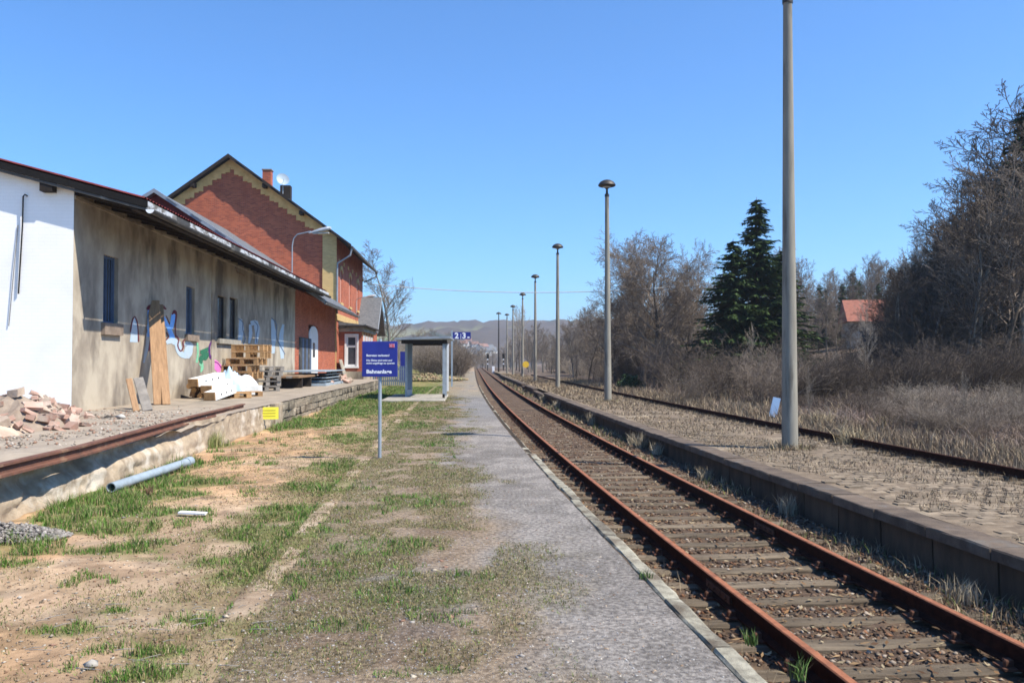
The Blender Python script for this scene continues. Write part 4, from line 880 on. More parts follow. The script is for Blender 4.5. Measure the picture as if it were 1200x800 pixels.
rm.prism([(-.4, -.05, roof_z(-.4) - .12), (e - .02, -.05, roof_z(e) - .12), (e - .02, -.05, roof_z(e) - .24), (-.4, -.05, roof_z(-.4) - .30)], (0, .11, 0)); rme = rm.mesh('rafter', m_dwood)
for q in range(26): link('rafter', rme, shed, (0, .12 + q * .93, 0))
MB().bb(1.30, 1.44, -.20, SH_L - .05, 4.93, 5.05).build('eaves_purlin', m_dwood, shed)
bk = MB(); bk.prism([(0.0, 0, 4.15), (.10, 0, 4.15), (1.42, 0, 4.93), (1.30, 0, 4.93)], (0, .12, 0)); bke = bk.mesh('brace', m_dwood)
for (x, sz_) in ((-.50, .26), (-4.6, .26)): MB().bb(x - sz_ / 2, x + sz_ / 2, -.22, .02, roof_z(x) - .40, roof_z(x) - .12).build('purlin_end', m_dwood, shed)
MB().tube([(-.98, -.02, 5.24), (-1.01, -.07, 5.26), (-1.05, -.06, 5.22), (-1.06, -.05, 4.6), (-1.13, -.04, 3.1)], .016, 6).build('wall_cable', m_dark, shed)
MB().tube([(-1.17, -.02, 4.6), (-1.24, -.03, 3.6), (-1.33, -.025, 2.4)], .008, 5).build('wall_cable', m_gutter, shed)
MB().tube([(.06, 12.6, 5.15), (.10, 12.7, 4.95), (.16, 13.4, 4.9)], .03, 6).build('loose_bracket', m_stonesill, shed)
# far plaster stretch of the wall has paler vertical stains; a corner pier closes the shed
# graffiti: flat paint a few millimetres proud of the plaster, in strokes
def stroke(pts, hw, mat, nm='graffiti', off=.006):
    mb = MB(); n = len(pts); wd = hw if isinstance(hw, (list, tuple)) else [hw] * n; q = []
    pts2 = []; w2 = []
    for i in range(n - 1):
        for k in range(4): t = k / 4; pts2.append((pts[i][0] * (1 - t) + pts[i + 1][0] * t, pts[i][1] * (1 - t) + pts[i + 1][1] * t)); w2.append(wd[i] * (1 - t) + wd[i + 1] * t)
    pts2.append(pts[-1]); w2.append(wd[-1]); n = len(pts2)
    for _ in range(2): pts2 = [pts2[0]] + [tuple((pts2[i - 1][j] + 2 * pts2[i][j] + pts2[i + 1][j]) / 4 for j in (0, 1)) for i in range(1, n - 1)] + [pts2[-1]]
    for i in range(n):
        a = pts2[max(i - 1, 0)]; b = pts2[min(i + 1, n - 1)]; dx, dy = b[0] - a[0], b[1] - a[1]; l = math.hypot(dx, dy) or 1; h = w2[i] * random.uniform(.85, 1.15) * 1.25
        q.append([(off, *wall_yz(pts2[i][0] + e_ * dy / l * h, pts2[i][1] - e_ * dx / l * h, off)) for e_ in (-1, 1)])
    for i in range(n - 1): mb.quad(q[i][0], q[i][1], q[i + 1][1], q[i + 1][0])
    return mb.build(nm, mat, shed)
def patch(px_pts, mat, off=.005):
    pts = [wall_yz(*p, off) for p in px_pts]; return MB().poly([(off, p[0], p[1]) for p in pts]).build('graffiti', mat, shed)
S = lambda *a: [(100 + a[i] / 7.275, 330 + a[i + 1] / 7.275) for i in range(0, len(a), 2)]
stroke(S(418, 300, 420, 400, 412, 515), [1.0, 3.2, 3.6], m_blue2, off=.004); stroke(S(385, 430, 398, 340, 420, 288, 442, 335, 452, 430, 455, 510), .55, m_dred, off=.009)
stroke(S(545, 225, 552, 330, 556, 400, 545, 470), [1.5, 2.6, 3.0, 2.2], m_blue1); stroke(S(540, 440, 525, 560, 498, 690), [2.0, 1.6, .9], m_blue2, off=.004)
stroke(S(530, 240, 545, 205, 560, 215), 1.3, m_dred, off=.009); stroke(S(572, 245, 590, 290, 584, 380, 556, 500, 545, 590), .6, m_dred, off=.009); stroke(S(548, 330, 556, 385, 550, 440), .45, m_dred, off=.010)
stroke(S(640, 250, 640, 280, 680, 340, 715, 400, 742, 470, 740, 520), [1.8, 2.6, 2.0, 1.8, 2.2, 3], m_blue1); stroke(S(752, 275, 744, 340, 730, 400), [1.8, 2.0, 1.6], m_blue1, off=.007)
stroke(S(690, 520, 730, 500, 790, 520, 800, 610, 870, 640, 890, 540, 850, 520), [1.8, 2.6, 3.0, 2.2, 3.2, 4.2, 2.0], m_blue2, off=.008)
stroke(S(612, 285, 625, 235, 655, 205, 690, 235), [.5, .7, 1.6, .6], m_dred, off=.011); stroke(S(740, 280, 765, 245, 778, 280, 766, 380, 772, 470), [.5, 1.3, .8, .5, .5], m_dred, off=.011)
stroke(S(690, 290, 720, 360), .4, m_dred, off=.011); stroke(S(690, 430, 715, 470, 680, 500, 685, 530), .5, m_dred, off=.011); stroke(S(770, 455, 800, 490, 785, 545, 812, 600, 840, 560, 830, 505, 870, 480, 930, 470), .6, m_dred, off=.012)
stroke(S(1060, 560, 1010, 600, 980, 600), [1.2, 2.6, 1.6], m_green, off=.010); stroke(S(1040, 600, 1020, 640, 985, 650, 990, 700), [3.2, 3.4, 2.4, .8], m_green, off=.0105); stroke(S(955, 520, 962, 610, 950, 690), 1.0, m_lgreen); stroke(S(985, 690, 1000, 730, 985, 770), [2.2, 1.4, .6], m_lgreen, off=.007)
stroke(S(1078, 500, 1055, 560, 1062, 640, 1085, 660, 1075, 625), [.5, .9, .8, 1.3, .6], m_purple, off=.012)
stroke(S(1075, 690, 1100, 690, 1130, 730, 1140, 770), [1.6, 3.6, 3.8, 1.6], m_pink, off=.008); stroke(S(1080, 675, 1130, 690, 1164, 740), .4, m_purple, off=.012)
for (pts, hw) in (([(282, 374), (283, 386), (281, 401)], [1.4, 2.6, 1.8]), ([(294, 379), (300, 377), (302, 390), (300, 403)], [2, 2.6, 2, 1.2]), ([(292, 402), (294, 390), (293, 380)], [1, 1.6, 1]), ([(319, 374), (321, 392), (320, 414)], [1.2, 2.2, 1.4]), ([(332, 380), (329, 395), (331, 420)], [1, 2.2, 1.4])): stroke(pts, hw, m_blue2, off=.005)
stroke([(279, 373), (285, 377), (284, 386), (288, 396), (285, 404)], .4, m_frame, off=.009); stroke([(298, 376), (303, 382), (300, 393), (301, 402)], .4, m_frame, off=.009); stroke([(318, 372), (325, 380), (323, 395), (334, 415)], .4, m_frame, off=.009)
# ---- annex between shed and station
anx = thing('station_annex', 'brick annex with a steep grey slate roof between the goods shed and the station building', 'building', B0 + Vector((-math.sin(BA) * SH_L, math.cos(BA) * SH_L, 0)), BA)
AL = ANX_E - SH_L; RX2 = -6.9
def az(x): return 4.72 + .652 * (1.45 - x) if x >= RX2 else 4.72 + .652 * (1.45 - RX2) - .652 * (RX2 - x)
h1 = hole(361.5, 372, 381, 431); h1 = (h1[0] - SH_L, h1[1] - SH_L, GZ + .05, h1[3]); h2 = (1.2, 4.4, GZ + .05, 3.3)
wall_holes(0, AL, GZ - 1.2, 5.3, [h1], .2, side(0)).build('side_wall', m_redy, anx)
dr = MB(); a, b = h1[0] + .04, h1[1] - .04; mid = (a + b) / 2
pts = [(a, h1[2])] + [(a, h1[3] - .55)] + [(mid - math.cos(t) * (b - a) / 2, h1[3] - .55 + math.sin(t) * .5) for t in np.linspace(.3, math.pi - .3, 7)] + [(b, h1[3] - .55), (b, h1[2])]
dr.prism([(.0, p[0], p[1]) for p in pts], (.04, 0, 0)); d_ = dr.build('door', m_wframe, anx)
MB().bb(.045, .06, mid - .3, mid + .3, 1.9, 2.7).build('pane', m_glass, d_); MB().bb(.045, .07, mid - .35, mid + .35, .8, 1.6).build('door_panel', m_wframe, d_)
MB().bb(0, .05, 1.0, 4.2, GZ, 2.9).build('shutter_door', m_gutter, anx)
for q in range(6): MB().bb(.052, .07, 1.1 + q * .52, 1.1 + q * .52 + .46, GZ + .05, 2.85).build('door_board', m_frame if q % 2 else m_gutter, anx)
MB().poly([(-W, 0, 4.0), (0, 0, 4.0), (0, 0, az(0) - .1), (RX2, 0, az(RX2) - .1), (-W, 0, az(-W) - .1)]).build('gable_wall', m_redsheet, anx)
r_ = MB()
for sgn in (0, 1):
    x0, x1 = (RX2, 1.50) if sgn == 0 else (RX2, -W - 1.4)
    r_.prism([(x0, -.30, az(x0)), (x1, -.30, az(x1)), (x1, -.30, az(x1) - .12), (x0, -.30, az(x0) - .12)], (0, AL + .28, 0))
ro = r_.build('roof', m_zinc, anx)
# slates laid in courses on the side that faces the track
nx = 15; sl = MB(); L = math.hypot(1.5 - RX2, .652 * (1.5 - RX2)); an = math.atan(.652); cw = .95
slm = MB().box((0, 0, 0), (.62, cw - .02, .018)).mesh('slate_sheet', m_slate)
for i in range(14):
    t = (i + .5) / 14
    for j in range(13):
        x = 1.47 - t * (1.47 - RX2); link('slate_sheet', slm, ro, (x, .22 + (j + (.5 if i % 2 else 0)) * cw * .98 - .2, az(x) + .028), (0, an + .03, random.uniform(-.01, .01)))
for (zz, hh, mt, nm) in ((.02, .14, m_zinc, 'verge_flashing'),):
    MB().prism([(RX2, -.36, az(RX2) + .09), (1.55, -.36, az(1.55) + .09), (1.55, -.36, az(1.55) - .12), (RX2, -.36, az(RX2) - .12)], (0, .28, 0)).build(nm, mt, anx)
    MB().prism([(RX2, -.36, az(RX2) + .09), (RX2, -.36, az(RX2) - .12), (-W - 1.4, -.36, az(-W - 1.4) - .12), (-W - 1.4, -.36, az(-W - 1.4) + .09)], (0, .28, 0)).build(nm, mt, anx)
MB().bb(1.47, 1.60, -.3, AL, az(1.5) - .16, az(1.5) - .02).build('gutter', m_gutter, anx)
# ---- station
stn = thing('station_building', 'two storey red brick station building with yellow brick trim and dark gable roof', 'station', B0 + Vector((-math.sin(BA) * ANX_E, math.cos(BA) * ANX_E, 0)), BA)
SL = STN_E - ANX_E; SLP = .735; EX = 1.05; EZ = 9.30
def sz(x): return EZ + SLP * (EX - x) if x >= RX2 else EZ + SLP * (EX - RX2) - SLP * (RX2 - x)
MB().poly([(-W, 0, GZ - 1), (0, 0, GZ - 1), (0, 0, sz(0) - .1), (RX2, 0, sz(RX2) - .1), (-W, 0, sz(-W) - .1)]).build('gable_wall', m_red, stn)
whs = [(yy, yy + 1.0, 5.7, 7.9) for yy in (1.9, 6.3, 10.7)]
wall_holes(0, SL, GZ - 1, sz(0) - .1, whs, .12, side(0)).build('side_wall', m_redy, stn)
for (a, b, c, d) in whs:
    wn = MB().bb(-.10, -.06, a, b, c, d).build('window', M('pale_infill', (.46, .22, .17), (.40, .18, .13), 4) if a < 2 else bpy.data.materials['pale_infill'], stn)
    pts = [((a + b) / 2 - math.cos(t) * ((b - a) / 2 + .22), d - .1 + math.sin(t) * .48) for t in np.linspace(0, math.pi, 9)] + [((a + b) / 2 + math.cos(t) * (b - a) / 2 * -1 * -1, d - .1 + math.sin(t) * .22) for t in np.linspace(0, math.pi, 9)]
    MB().prism([(.0, p[0], p[1]) for p in pts], (.05, 0, 0)).build('window_arch', m_yely, wn); MB().bb(-.05, .10, a - .1, b + .1, c - .16, c).build('sill', m_yely, wn)
for yy in np.arange(1.2, SL, 2.2): MB().bb(0, .06, yy, yy + .26, 8.35, 8.6).build('yellow_brick', m_yely, stn)
MB().bb(0, .08, 0.02, SL, 4.42, 4.72).build('string_course', m_yely, stn); MB().bb(0, .05, 0.02, SL, 4.72, 4.86).build('string_course', m_yely, stn)
# corner pilasters and the stepped yellow frieze below the verge
MB().bb(-.86, .06, -.10, 0, GZ - .6, sz(0) - .1).build('corner_pilaster', m_yel, stn)
MB().bb(-W, -W + .86, -.10, 0, GZ - .6, sz(-W) - .5).build('corner_pilaster', m_yel, stn)
for side_ in (1, -1):
    x = 0.0 if side_ > 0 else -W; k = 0; fr = MB(); step = .29 * side_
    while (x > RX2) if side_ > 0 else (x < RX2):
        x1 = x - step
        if side_ > 0: x1 = max(x1, RX2)
        else: x1 = min(x1, RX2)
        zb = sz(((k // 2) * 2 + 1) * -step + (0 if side_ > 0 else -W)) - (.66 if k % 2 else 1.0)
        fr.prism([(x, -.06, zb), (x1, -.06, zb), (x1, -.06, sz(x1) - .12), (x, -.06, sz(x) - .12)], (0, .055, 0)); x = x1; k += 1
    fr.build('yellow_frieze', m_yelpl, stn)
for _ in range(1): MB().bb(-4.95, -4.72, -.02, 0.02, 8.3, 8.6).build('vent_hole', m_in, stn)
r_ = MB()
for sgn in (0, 1):
    x0, x1 = (RX2, EX) if sgn == 0 else (RX2, -W - EX)
    r_.prism([(x0, -.62, sz(x0)), (x1, -.62, sz(x1)), (x1, -.62, sz(x1) - .13), (x0, -.62, sz(x0) - .13)], (0, SL + 1.2, 0))
ro = r_.build('roof', m_dark, stn)
an2 = math.atan(SLP); slm2 = MB().box((0, 0, 0), (.72, .98, .02)).mesh('slate_sheet', m_slate)
for i in range(14):
    for j in range(16):
        x = EX - .1 - (i + .5) / 14 * (EX - RX2 - .1); link('slate_sheet', slm2, ro, (x, -.15 + j * 1.0 + (.5 if i % 2 else 0) * .9 - .1, sz(x) + .03), (0, an2 + .03, 0))
MB().prism([(RX2, -.67, sz(RX2) + .08), (EX + .05, -.67, sz(EX) + .05), (EX + .05, -.67, sz(EX) - .17), (RX2, -.67, sz(RX2) - .17)], (0, .08, 0)).build('verge_board', m_dwood, stn)
MB().prism([(RX2, -.67, sz(RX2) + .08), (RX2, -.67, sz(RX2) - .17), (-W - EX, -.67, sz(-W - EX) - .17), (-W - EX, -.67, sz(-W - EX) + .05)], (0, .08, 0)).build('verge_board', m_dwood, stn)
MB().bb(EX, EX + .14, -.6, SL + .6, sz(EX) - .2, sz(EX) - .06).build('gutter', m_gutter, stn)
for x in (-2.2, -4.6, -9.2, -11.5): MB().bb(x - .12, x + .12, -.62, 0, sz(x) - .40, sz(x) - .14).build('purlin_end', m_dwood, stn)
MB().tube([(EX + .05, -.4, sz(EX) - .2), (EX - .05, -.38, sz(EX) - .65), (.15, -.18, sz(EX) - 1.15), (.12, -.16, sz(EX) - 1.6), (.12, -.16, 4.8)], .06, 8).build('downpipe', m_zinc, stn)
MB().tube([(EX + .07, SL + .4, sz(EX) - .2), (EX, SL + .3, sz(EX) - .55), (.12, SL - .1, sz(EX) - 1.0)], .05, 6).build('downpipe', m_gutter, stn)
MB().tube([(.13, .5, 3.9), (1.5, 4.0, 4.25)], .05, 6).build('drain_arm', m_dark, stn)
MB().bb(-6.05, -5.45, 5.0, 5.6, sz(-5.7) - .5, sz(-5.5) + 1.35).build('chimney', m_red, stn); MB().bb(-6.1, -5.40, 4.95, 5.65, sz(-5.5) + 1.35, sz(-5.5) + 1.43).build('chimney_cap', m_stonesill, stn)
MB().bb(-4.35, -3.65, 3.0, 3.6, sz(-4) - .5, sz(-4) + .95).build('chimney', m_dwood, stn)
ds = thing('satellite_dish', 'round grey satellite dish on the station roof beside the dark chimney', 'satellite dish', stn.matrix_basis @ Vector((-4.0, 2.3, sz(-4.0))), BA)
MB().tube([(0, 0, -.1), (0, 0, 1.5)], .03, 6).build('mast', m_steel, ds)
MB().lathe([(0, .0), (.25, .03), (.42, .09), (.44, .10), (.42, .075), (.24, .01), (0, -.03)], 20).build('dish', m_bluepost, ds, (0, -.12, 1.15), True, (R(72), 0, R(25)))
MB().tube([(0, -.12, .85), (.2, -.6, 1.1)], .015, 5).build('feed_arm', m_steel, ds)
# bay on the platform side
bay = thing('station_bay', 'single storey bay projecting from the station towards the platform, with a tall white window', 'bay', stn.matrix_basis @ Vector((0, 1.6, 0)), BA)
BW = 1.55; BL = 7.2
wh = (.50, 1.20, 1.35, 3.40)
fn = lambda u, z, dp: (u, dp, z)
wall_holes(.0, BW, .98, 3.75, [wh], .12, fn).build('front_wall', m_red, bay)
sh = [(q, q + .75, 1.25, 3.45) for q in (.55, 2.1, 3.65, 5.2)]
wall_holes(0.0, BL, .98, 3.75, sh, .12, side(BW)).build('side_wall', m_redy, bay)
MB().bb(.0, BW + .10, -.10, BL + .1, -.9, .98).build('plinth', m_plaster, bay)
MB().bb(.0, BW + .16, -.16, BL + .16, 3.68, 4.0).build('frieze', m_conc, bay); MB().bb(0.01, BW + .42, -.42, BL + .4, 4.0, 4.10).build('eaves', m_dwood, bay)
MB().prism([(0.01, -.40, 4.10), (BW + .40, -.40, 4.10), (0.01, -.40, 4.36)], (0, BL + .8, 0)).build('roof', m_slate, bay)
f = MB(); a, b, c, d = wh
for q in ((a, a + .10, c, d), (b - .10, b, c, d), (a + .1, b - .1, c, c + .10), (a + .1, b - .1, d - .1, d), (a + .1, b - .1, 2.62, 2.76)): f.bb(q[0], q[1], .03, .09, q[2], q[3])
wn = f.build('window', m_wframe, bay); MB().bb(a + .05, b - .05, .065, .075, c + .05, d - .05).build('pane', m_glass, wn); MB().bb(a - .14, b + .14, -.09, .02, c - .14, c).build('sill', m_wframe, wn)
for q in ((a - .12, a), (b, b + .12)): MB().bb(q[0], q[1], -.04, -.003, c, d + .12).build('surround', m_wframe, wn)
MB().bb(a - .12, b + .12, -.05, -.003, d, d + .13).build('surround', m_wframe, wn)
for (a, b, c, d) in sh:
    wn = MB().bb(BW - .09, BW - .05, a, b, c, d).build('window', m_glass, bay)
    for q in (a, b - .1): MB().bb(BW - .05, BW + .06, q, q + .10, c, d).build('surround', m_wframe, wn)
for yy in (.05, 1.5, 3.05, 4.6, 6.2): MB().bb(BW, BW + .05, yy, yy + .28, 3.45, 3.67).build('yellow_brick', m_yely, bay)
# cross wing with a gable towards the track
cw_ = thing('station_cross_wing', 'small cross wing with a steep grey gable roof at the far end of the station', 'building', stn.matrix_basis @ Vector((0, 11.2, 0)), BA)
MB().bb(-2, 1.0, 0, 5.2, -.8, 4.3).build('wall', m_redy, cw_)
MB().prism([(1.0, 0, 4.3), (1.0, 5.2, 4.3), (1.0, 2.6, 6.6)], (-2.5, 0, 0)).build('gable', m_dwood, cw_)
r_ = MB(); r_.prism([(-1.5, 2.6, 7.0), (-1.5, -.7, 4.0), (-1.5, -.7, 3.85), (-1.5, 2.6, 6.82)], (3.15, 0, 0)); r_.prism([(-1.5, 2.61, 7.0), (-1.5, 2.61, 6.82), (-1.5, 5.9, 3.85), (-1.5, 5.9, 4.0)], (3.15, 0, 0)); r_.build('roof', m_slate, cw_)
MB().prism([(1.66, 2.6, 7.03), (1.66, -.75, 4.0), (1.66, -.75, 3.82), (1.66, 2.6, 6.8)], (.05, 0, 0)).build('verge_board', m_steel, cw_)
# arm lamps
for (loc, hgt, reach, lab, sc) in ((shed.matrix_basis @ Vector((-1.46, 30.0, az(-1.46) - .1)), 2.45, 2.3, 'curved arm lamp with a long pale head standing on the grey annex roof', 1.0), (shed.matrix_basis @ Vector((.1, 46.5, 5.6)), 1.0, 1.5, 'small arm lamp with a pale head on the corner of the station wall', .8)):
    t = thing('arm_lamp', lab, 'lamp', loc, BA - .25)
    MB().tube([(0, 0, -.2), (0, 0, hgt * .75), (.08, 0, hgt * .92), (.3, 0, hgt * 1.02), (reach * .5, 0, hgt * 1.08)], .035 * sc, 8).build('arm', m_steel, t, smooth=True)
    h = MB(); L0 = reach * .45; L1 = reach; q = [(L0, .05, hgt * 1.04), ((L0 + L1) / 2, .15, hgt * 1.08 + .02), (L1 - .1, .16, hgt * 1.12 + .02), (L1 + .08, .09, hgt * 1.13 + .02)]
    P = []
    for (x, r0, z) in q: P.append([(x, r0 * math.cos(a), z + (.45 if math.sin(a) < 0 else .9) * r0 * math.sin(a)) for a in np.linspace(0, 6.283, 9)[:-1]])
    for i in range(3):
        for j in range(8): h.quad(P[i][j], P[i][(j + 1) % 8], P[i + 1][(j + 1) % 8], P[i + 1][j])
    h.poly(P[0]); h.poly(P[-1]); h.build('lamp_head', m_lampal, t, smooth=True)
    MB().bb(L0 + .25, L1 - .05, -.09, .09, hgt * 1.02, hgt * 1.045).build('lamp_glass', m_lampgl, t)
# ------------------------------------------------------------------ loading ramp
DK = .54
def wallX(Y): return B0.x - .057 * (Y - B0.y)
def ramp_deck():
    ys = np.concatenate([np.arange(-1, 30, .2), np.arange(30, 53, 1.0)]); V = []; F = []; k = 24
    for y in ys:
        x1 = CX(y) + RAMP_D; x0 = wallX(y) + .0 if y > 17.9 else -26.0
        for j in range(k):
            t = j / (k - 1); t = 1 - (1 - t) ** (1 if y > 17.9 else 1.9); x = x0 + (x1 - x0) * t; e_ = (1 - t) * abs(x1 - x0)
            rough = (fbm(np.array([x * 2.2]), np.array([y * 2.2]), 4, 101)[0] - .5) * (.16 if y < 17 else .03)
            if y < 17 and e_ < .5: rough -= .07 * (1 - e_ / .5)
            V.append((x, y, DK + rough - .004))
    n = len(ys); i = np.arange(n * k).reshape(n, k); F = np.stack([i[:-1, :-1].ravel(), i[:-1, 1:].ravel(), i[1:, 1:].ravel(), i[1:, :-1].ravel()], 1)
    return tag(link('loading_ramp', np_mesh('loading_ramp', np.array(V), F, m_deck, None, True)), kind='structure')
ramp = ramp_deck()
# near stretch: crumbling concrete face
def ramp_face(y0, y1):
    ys = np.arange(y0, y1, .06); zs = np.linspace(-.25, 1, 24); V = []
    for y in ys:
        for j, t in enumerate(zs):
            z = -.25 + (DK - .01 + .25) * max(0, (t + .25) / 1.25)
            q = fbm(np.array([y * 1.6]), np.array([z * 3.0]), 5, 111)[0]; bite = .15 * float(sstep(.16, .36, z)) * float(sstep(16.5, 13.5, y)) + max(0, q - .50) * .40 * float(sstep(16.5, 12, y)) + abs(q - .5) * .05 + .05 * (fbm(np.array([y * 7]), np.array([z * 9]), 3, 113)[0] - .5)
            V.append((CX(y) + RAMP_D - bite - .02 + .022 * (fbm(np.array([y * 13]), np.array([z * 15]), 3, 115)[0] - .5) + (.04 if z < .05 else 0) * (fbm(np.array([y]), np.array([3.]), 3, 5)[0]), y, z))
    n = len(ys); k = 24; i = np.arange(n * k).reshape(n, k); F = np.stack([i[:-1, :-1].ravel(), i[1:, :-1].ravel(), i[1:, 1:].ravel(), i[:-1, 1:].ravel()], 1)
    return link('concrete_face', np_mesh('concrete_face', np.array(V), F, m_ramp, None, False), ramp)
ramp_face(2, 21.4)
# far stretch: stone blocks under a paler concrete top course
MB().prism([(CX(21.4) + RAMP_D - .02, 21.4, -.3), (CX(21.4) + RAMP_D + .10, 21.4, -.3), (CX(21.4) + RAMP_D + .10, 21.4, DK), (CX(21.4) + RAMP_D - .02, 21.4, DK)], (-.06, .9, 0)).build('end_block', m_ramp, ramp)
blk = []
for k in range(6):
    r = random.Random(k); b = MB(); b.box((0, 0, 0), (.30, 1, 1)); b.v = [(v[0] + r.uniform(-.03, .03) * (1 if v[0] > 0 else 0), v[1] + r.uniform(-.05, .05), v[2] + r.uniform(-.09, .06)) for v in b.v]; blk.append(b.mesh('stone_block', m_stoneblk))
for row, (z0, hh) in enumerate(((-.20, .25), (.06, .22), (.285, .235))):
    y = 22.3 + row * .2; 
    while y < 48.5:
        L = random.uniform(.45, .85) * (1.5 if row == 2 else 1); yc = y + L / 2; a = -math.atan((CX(yc + .1) - CX(yc - .1)) / .2)
        o = link('stone_block', blk[random.randrange(6)], ramp, (CX(yc) + RAMP_D - .13 + random.uniform(-.015, .015) + (.02 if row == 2 else 0), yc, z0 + hh / 2), (0, 0, a)); o.scale = (1, L - random.uniform(.02, .05), hh - random.uniform(.01, .035))
        if row == 2: pass
        y += L
sweep_profile([(-.30, -.3), (-.05, -.3), (-.05, DK - .03), (-.30, DK - .03)], RAMP_D - .0, list(np.arange(22, 49, 1.0)), 0, 'mortar_core', m_dark, ramp)
# rusty edge beam on the near stretch
pts = [at(-60, 570, DK), at(0, 553, DK), at(90, 531, DK), at(160, 511, DK), at(222, 493, DK), at(285, 477, DK)]
bm_ = MB(); prof = [(-.045, -.10), (.045, -.10), (.045, -.075), (.012, -.065), (.012, .0), (.05, .01), (.05, .035), (-.05, .035), (-.05, .01), (-.012, 0), (-.012, -.065), (-.045, -.075)]
P = []
for i, p in enumerate(pts):
    d = (pts[min(i + 1, 5)] - pts[max(i - 1, 0)]).normalized(); nrm = Vector((d.y, -d.x, 0)); P.append([tuple(p + nrm * q[0] + Vector((0, 0, q[1] + .05))) for q in prof])
for i in range(5):
    for j in range(12): bm_.quad(P[i][j], P[i][(j + 1) % 12], P[i + 1][(j + 1) % 12], P[i + 1][j])
bm_.poly(P[0]); bm_.poly(P[-1]); o = bm_.build('edge_beam', m_beam); tag(o, 'long rusty steel edge beam lying along the crumbling front of the loading ramp', 'beam')
# rubble heap on the ramp
rub = thing('rubble_heap', 'heap of broken pink bricks and mortar on the near end of the loading ramp', 'rubble heap', (0, 0, 0))
rbm = []
for k in range(6):
    r = random.Random(900 + k); b = MB(); b.box((0, 0, 0), (.24, .115, .085) if k < 4 else (.17, .15, .12)); b.v = [(v[0] + r.uniform(-.03, .03), v[1] + r.uniform(-.02, .02), v[2] + r.uniform(-.02, .02)) for v in b.v]; rbm.append(b.mesh('brick', m_rub if k < 5 else m_rubgrey))
cen = [(at(12, 503, DK), 1.1, .62), (at(42, 497, DK), .75, .50), (at(68, 491, DK), .5, .32), (at(-70, 510, DK), 1.3, .6)]
for i in range(270):
    c, rr, hh = cen[i % 4] if i % 7 else cen[0]; a = random.uniform(0, 6.28); q = random.random() ** .6; x = c.x + math.cos(a) * q * rr; y = c.y + math.sin(a) * q * rr * .9; zz = DK + hh * (1 - q) * random.uniform(.5, 1.1) + .03
    o = link('brick', rbm[i % 6], rub, (x, y, zz), (random.uniform(-.6, .6), random.uniform(-.6, .6), random.uniform(0, 6.28))); s = random.uniform(.55, 1.15); o.scale = (s, s, s * .9)
for (c, rr, hh) in cen:   # the heap's earthy core
    mb = MB(); mb.lathe([(rr * .95, -.06), (rr * .7, hh * .28), (rr * .4, hh * .62), (rr * .15, hh * .85), (0, hh * .9)], 16, (c.x, c.y, DK)); mb.v = [(v[0] + random.uniform(-.05, .05), v[1] + random.uniform(-.05, .05), v[2] + random.uniform(-.03, .03)) for v in mb.v]; mb.build('heap_core', m_rubgrey, rub)
n = 5000; X = rng.uniform(-1, 1, n); c = [cen[k % 4] for k in range(n)]
P = np.array([(c[k][0].x + rng.normal() * 1.1, c[k][0].y + rng.normal() * 1.6 - .3, DK + .0) for k in range(n)]); keep = (P[:, 0] < cx(P[:, 1]) + RAMP_D - .1)
tag(rocks('rubble_crumbs', P[keep], rng.uniform(.006, .036, keep.sum()), 8, tints=((.40, .24, .17), (.38, .32, .26), (.30, .25, .2), (.50, .44, .38))), 'crumbs of brick and mortar strewn over the ramp around the heap', 'rubble')
for (px, py, s, lab) in ((126, 491, .14, 'flat dark broken slab lying on the ramp behind the rusty beam'), (143, 490, .11, 'pale broken stone lying right of the dark slab on the ramp'), (191, 486, .05, 'small white lump on the ramp in front of the leaning planks'), (168, 484, .035, 'tiny white crumb on the ramp beside the short boards')):
    p = at(px, py, DK); o = rocks('rubble_piece', np.zeros((1, 3)), np.array([s]), int(px), tints=((.08, .07, .06),) if px == 126 else ((.6, .58, .54),), flat=.45, kind=None); o.location = (p.x, p.y, DK + s * .3); o.pop('kind', None) if 'kind' in o else None; tag(o, lab, 'stone')
# leaning boards
def leaning(nm, lab, pxb, pyb, ht, wd, th, mat, lean, yaw=0, tilt=0, cat='plank'):
    p = at(pxb, pyb, DK); o = MB().box((0, 0, ht / 2), (wd, th, ht)).build(nm, mat, None, (p.x, p.y, DK + .01)); bevel(o, .006)
    o.rotation_euler = (Matrix.Rotation(BA + yaw, 3, 'Z') @ Matrix.Rotation(-lean, 3, 'Y') @ Matrix.Rotation(tilt, 3, 'X')).to_euler(); return tag(o, lab, cat)
def strut(nm, lab, p0, p1, wd, th, mat, cat):
    "board between two points, its broad face turned towards the wall's normal"
    a = Vector(p0); b = Vector(p1); d = (b - a).normalized(); n_ = Vector((.5, -.86, 0)); s_ = d.cross(n_).normalized(); n2 = d.cross(s_)
    m = Matrix((s_, n2, d)).transposed(); o = MB().box((0, 0, 0), (wd, th, (b - a).length)).build(nm, mat, None, (a + b) / 2); o.rotation_euler = m.to_euler(); bevel(o, .006); return tag(o, lab, cat)
def wpt(px, py, off):
    q = wall_yz(px, py, off); return Vector((B0.x - math.sin(BA) * q[0] + math.cos(BA) * off, B0.y + math.cos(BA) * q[0] + math.sin(BA) * off, q[1]))
for (xb, yb, xt, yt, wd, lab) in ((187.5, 474, 180, 352, .30, 'tall brown plank leaning on the shed wall, left of the pair'), (195, 474, 187, 357, .19, 'tall brown plank leaning on the shed wall, right of the pair')):
    strut('plank', lab, at(xb, yb, DK), wpt(xt, yt, .03), wd, .045, m_plank, 'plank')
strut('board', 'short brown edged board leaning on the wall, left of the two', at(160, 482, DK), atY(151, 444, 18.75), .13, .05, m_plank, 'board')
strut('board', 'short grey framed board leaning on the wall, right of the two', at(173, 481, DK), atY(162, 443, 19.3), .21, .05, m_greywood, 'board')
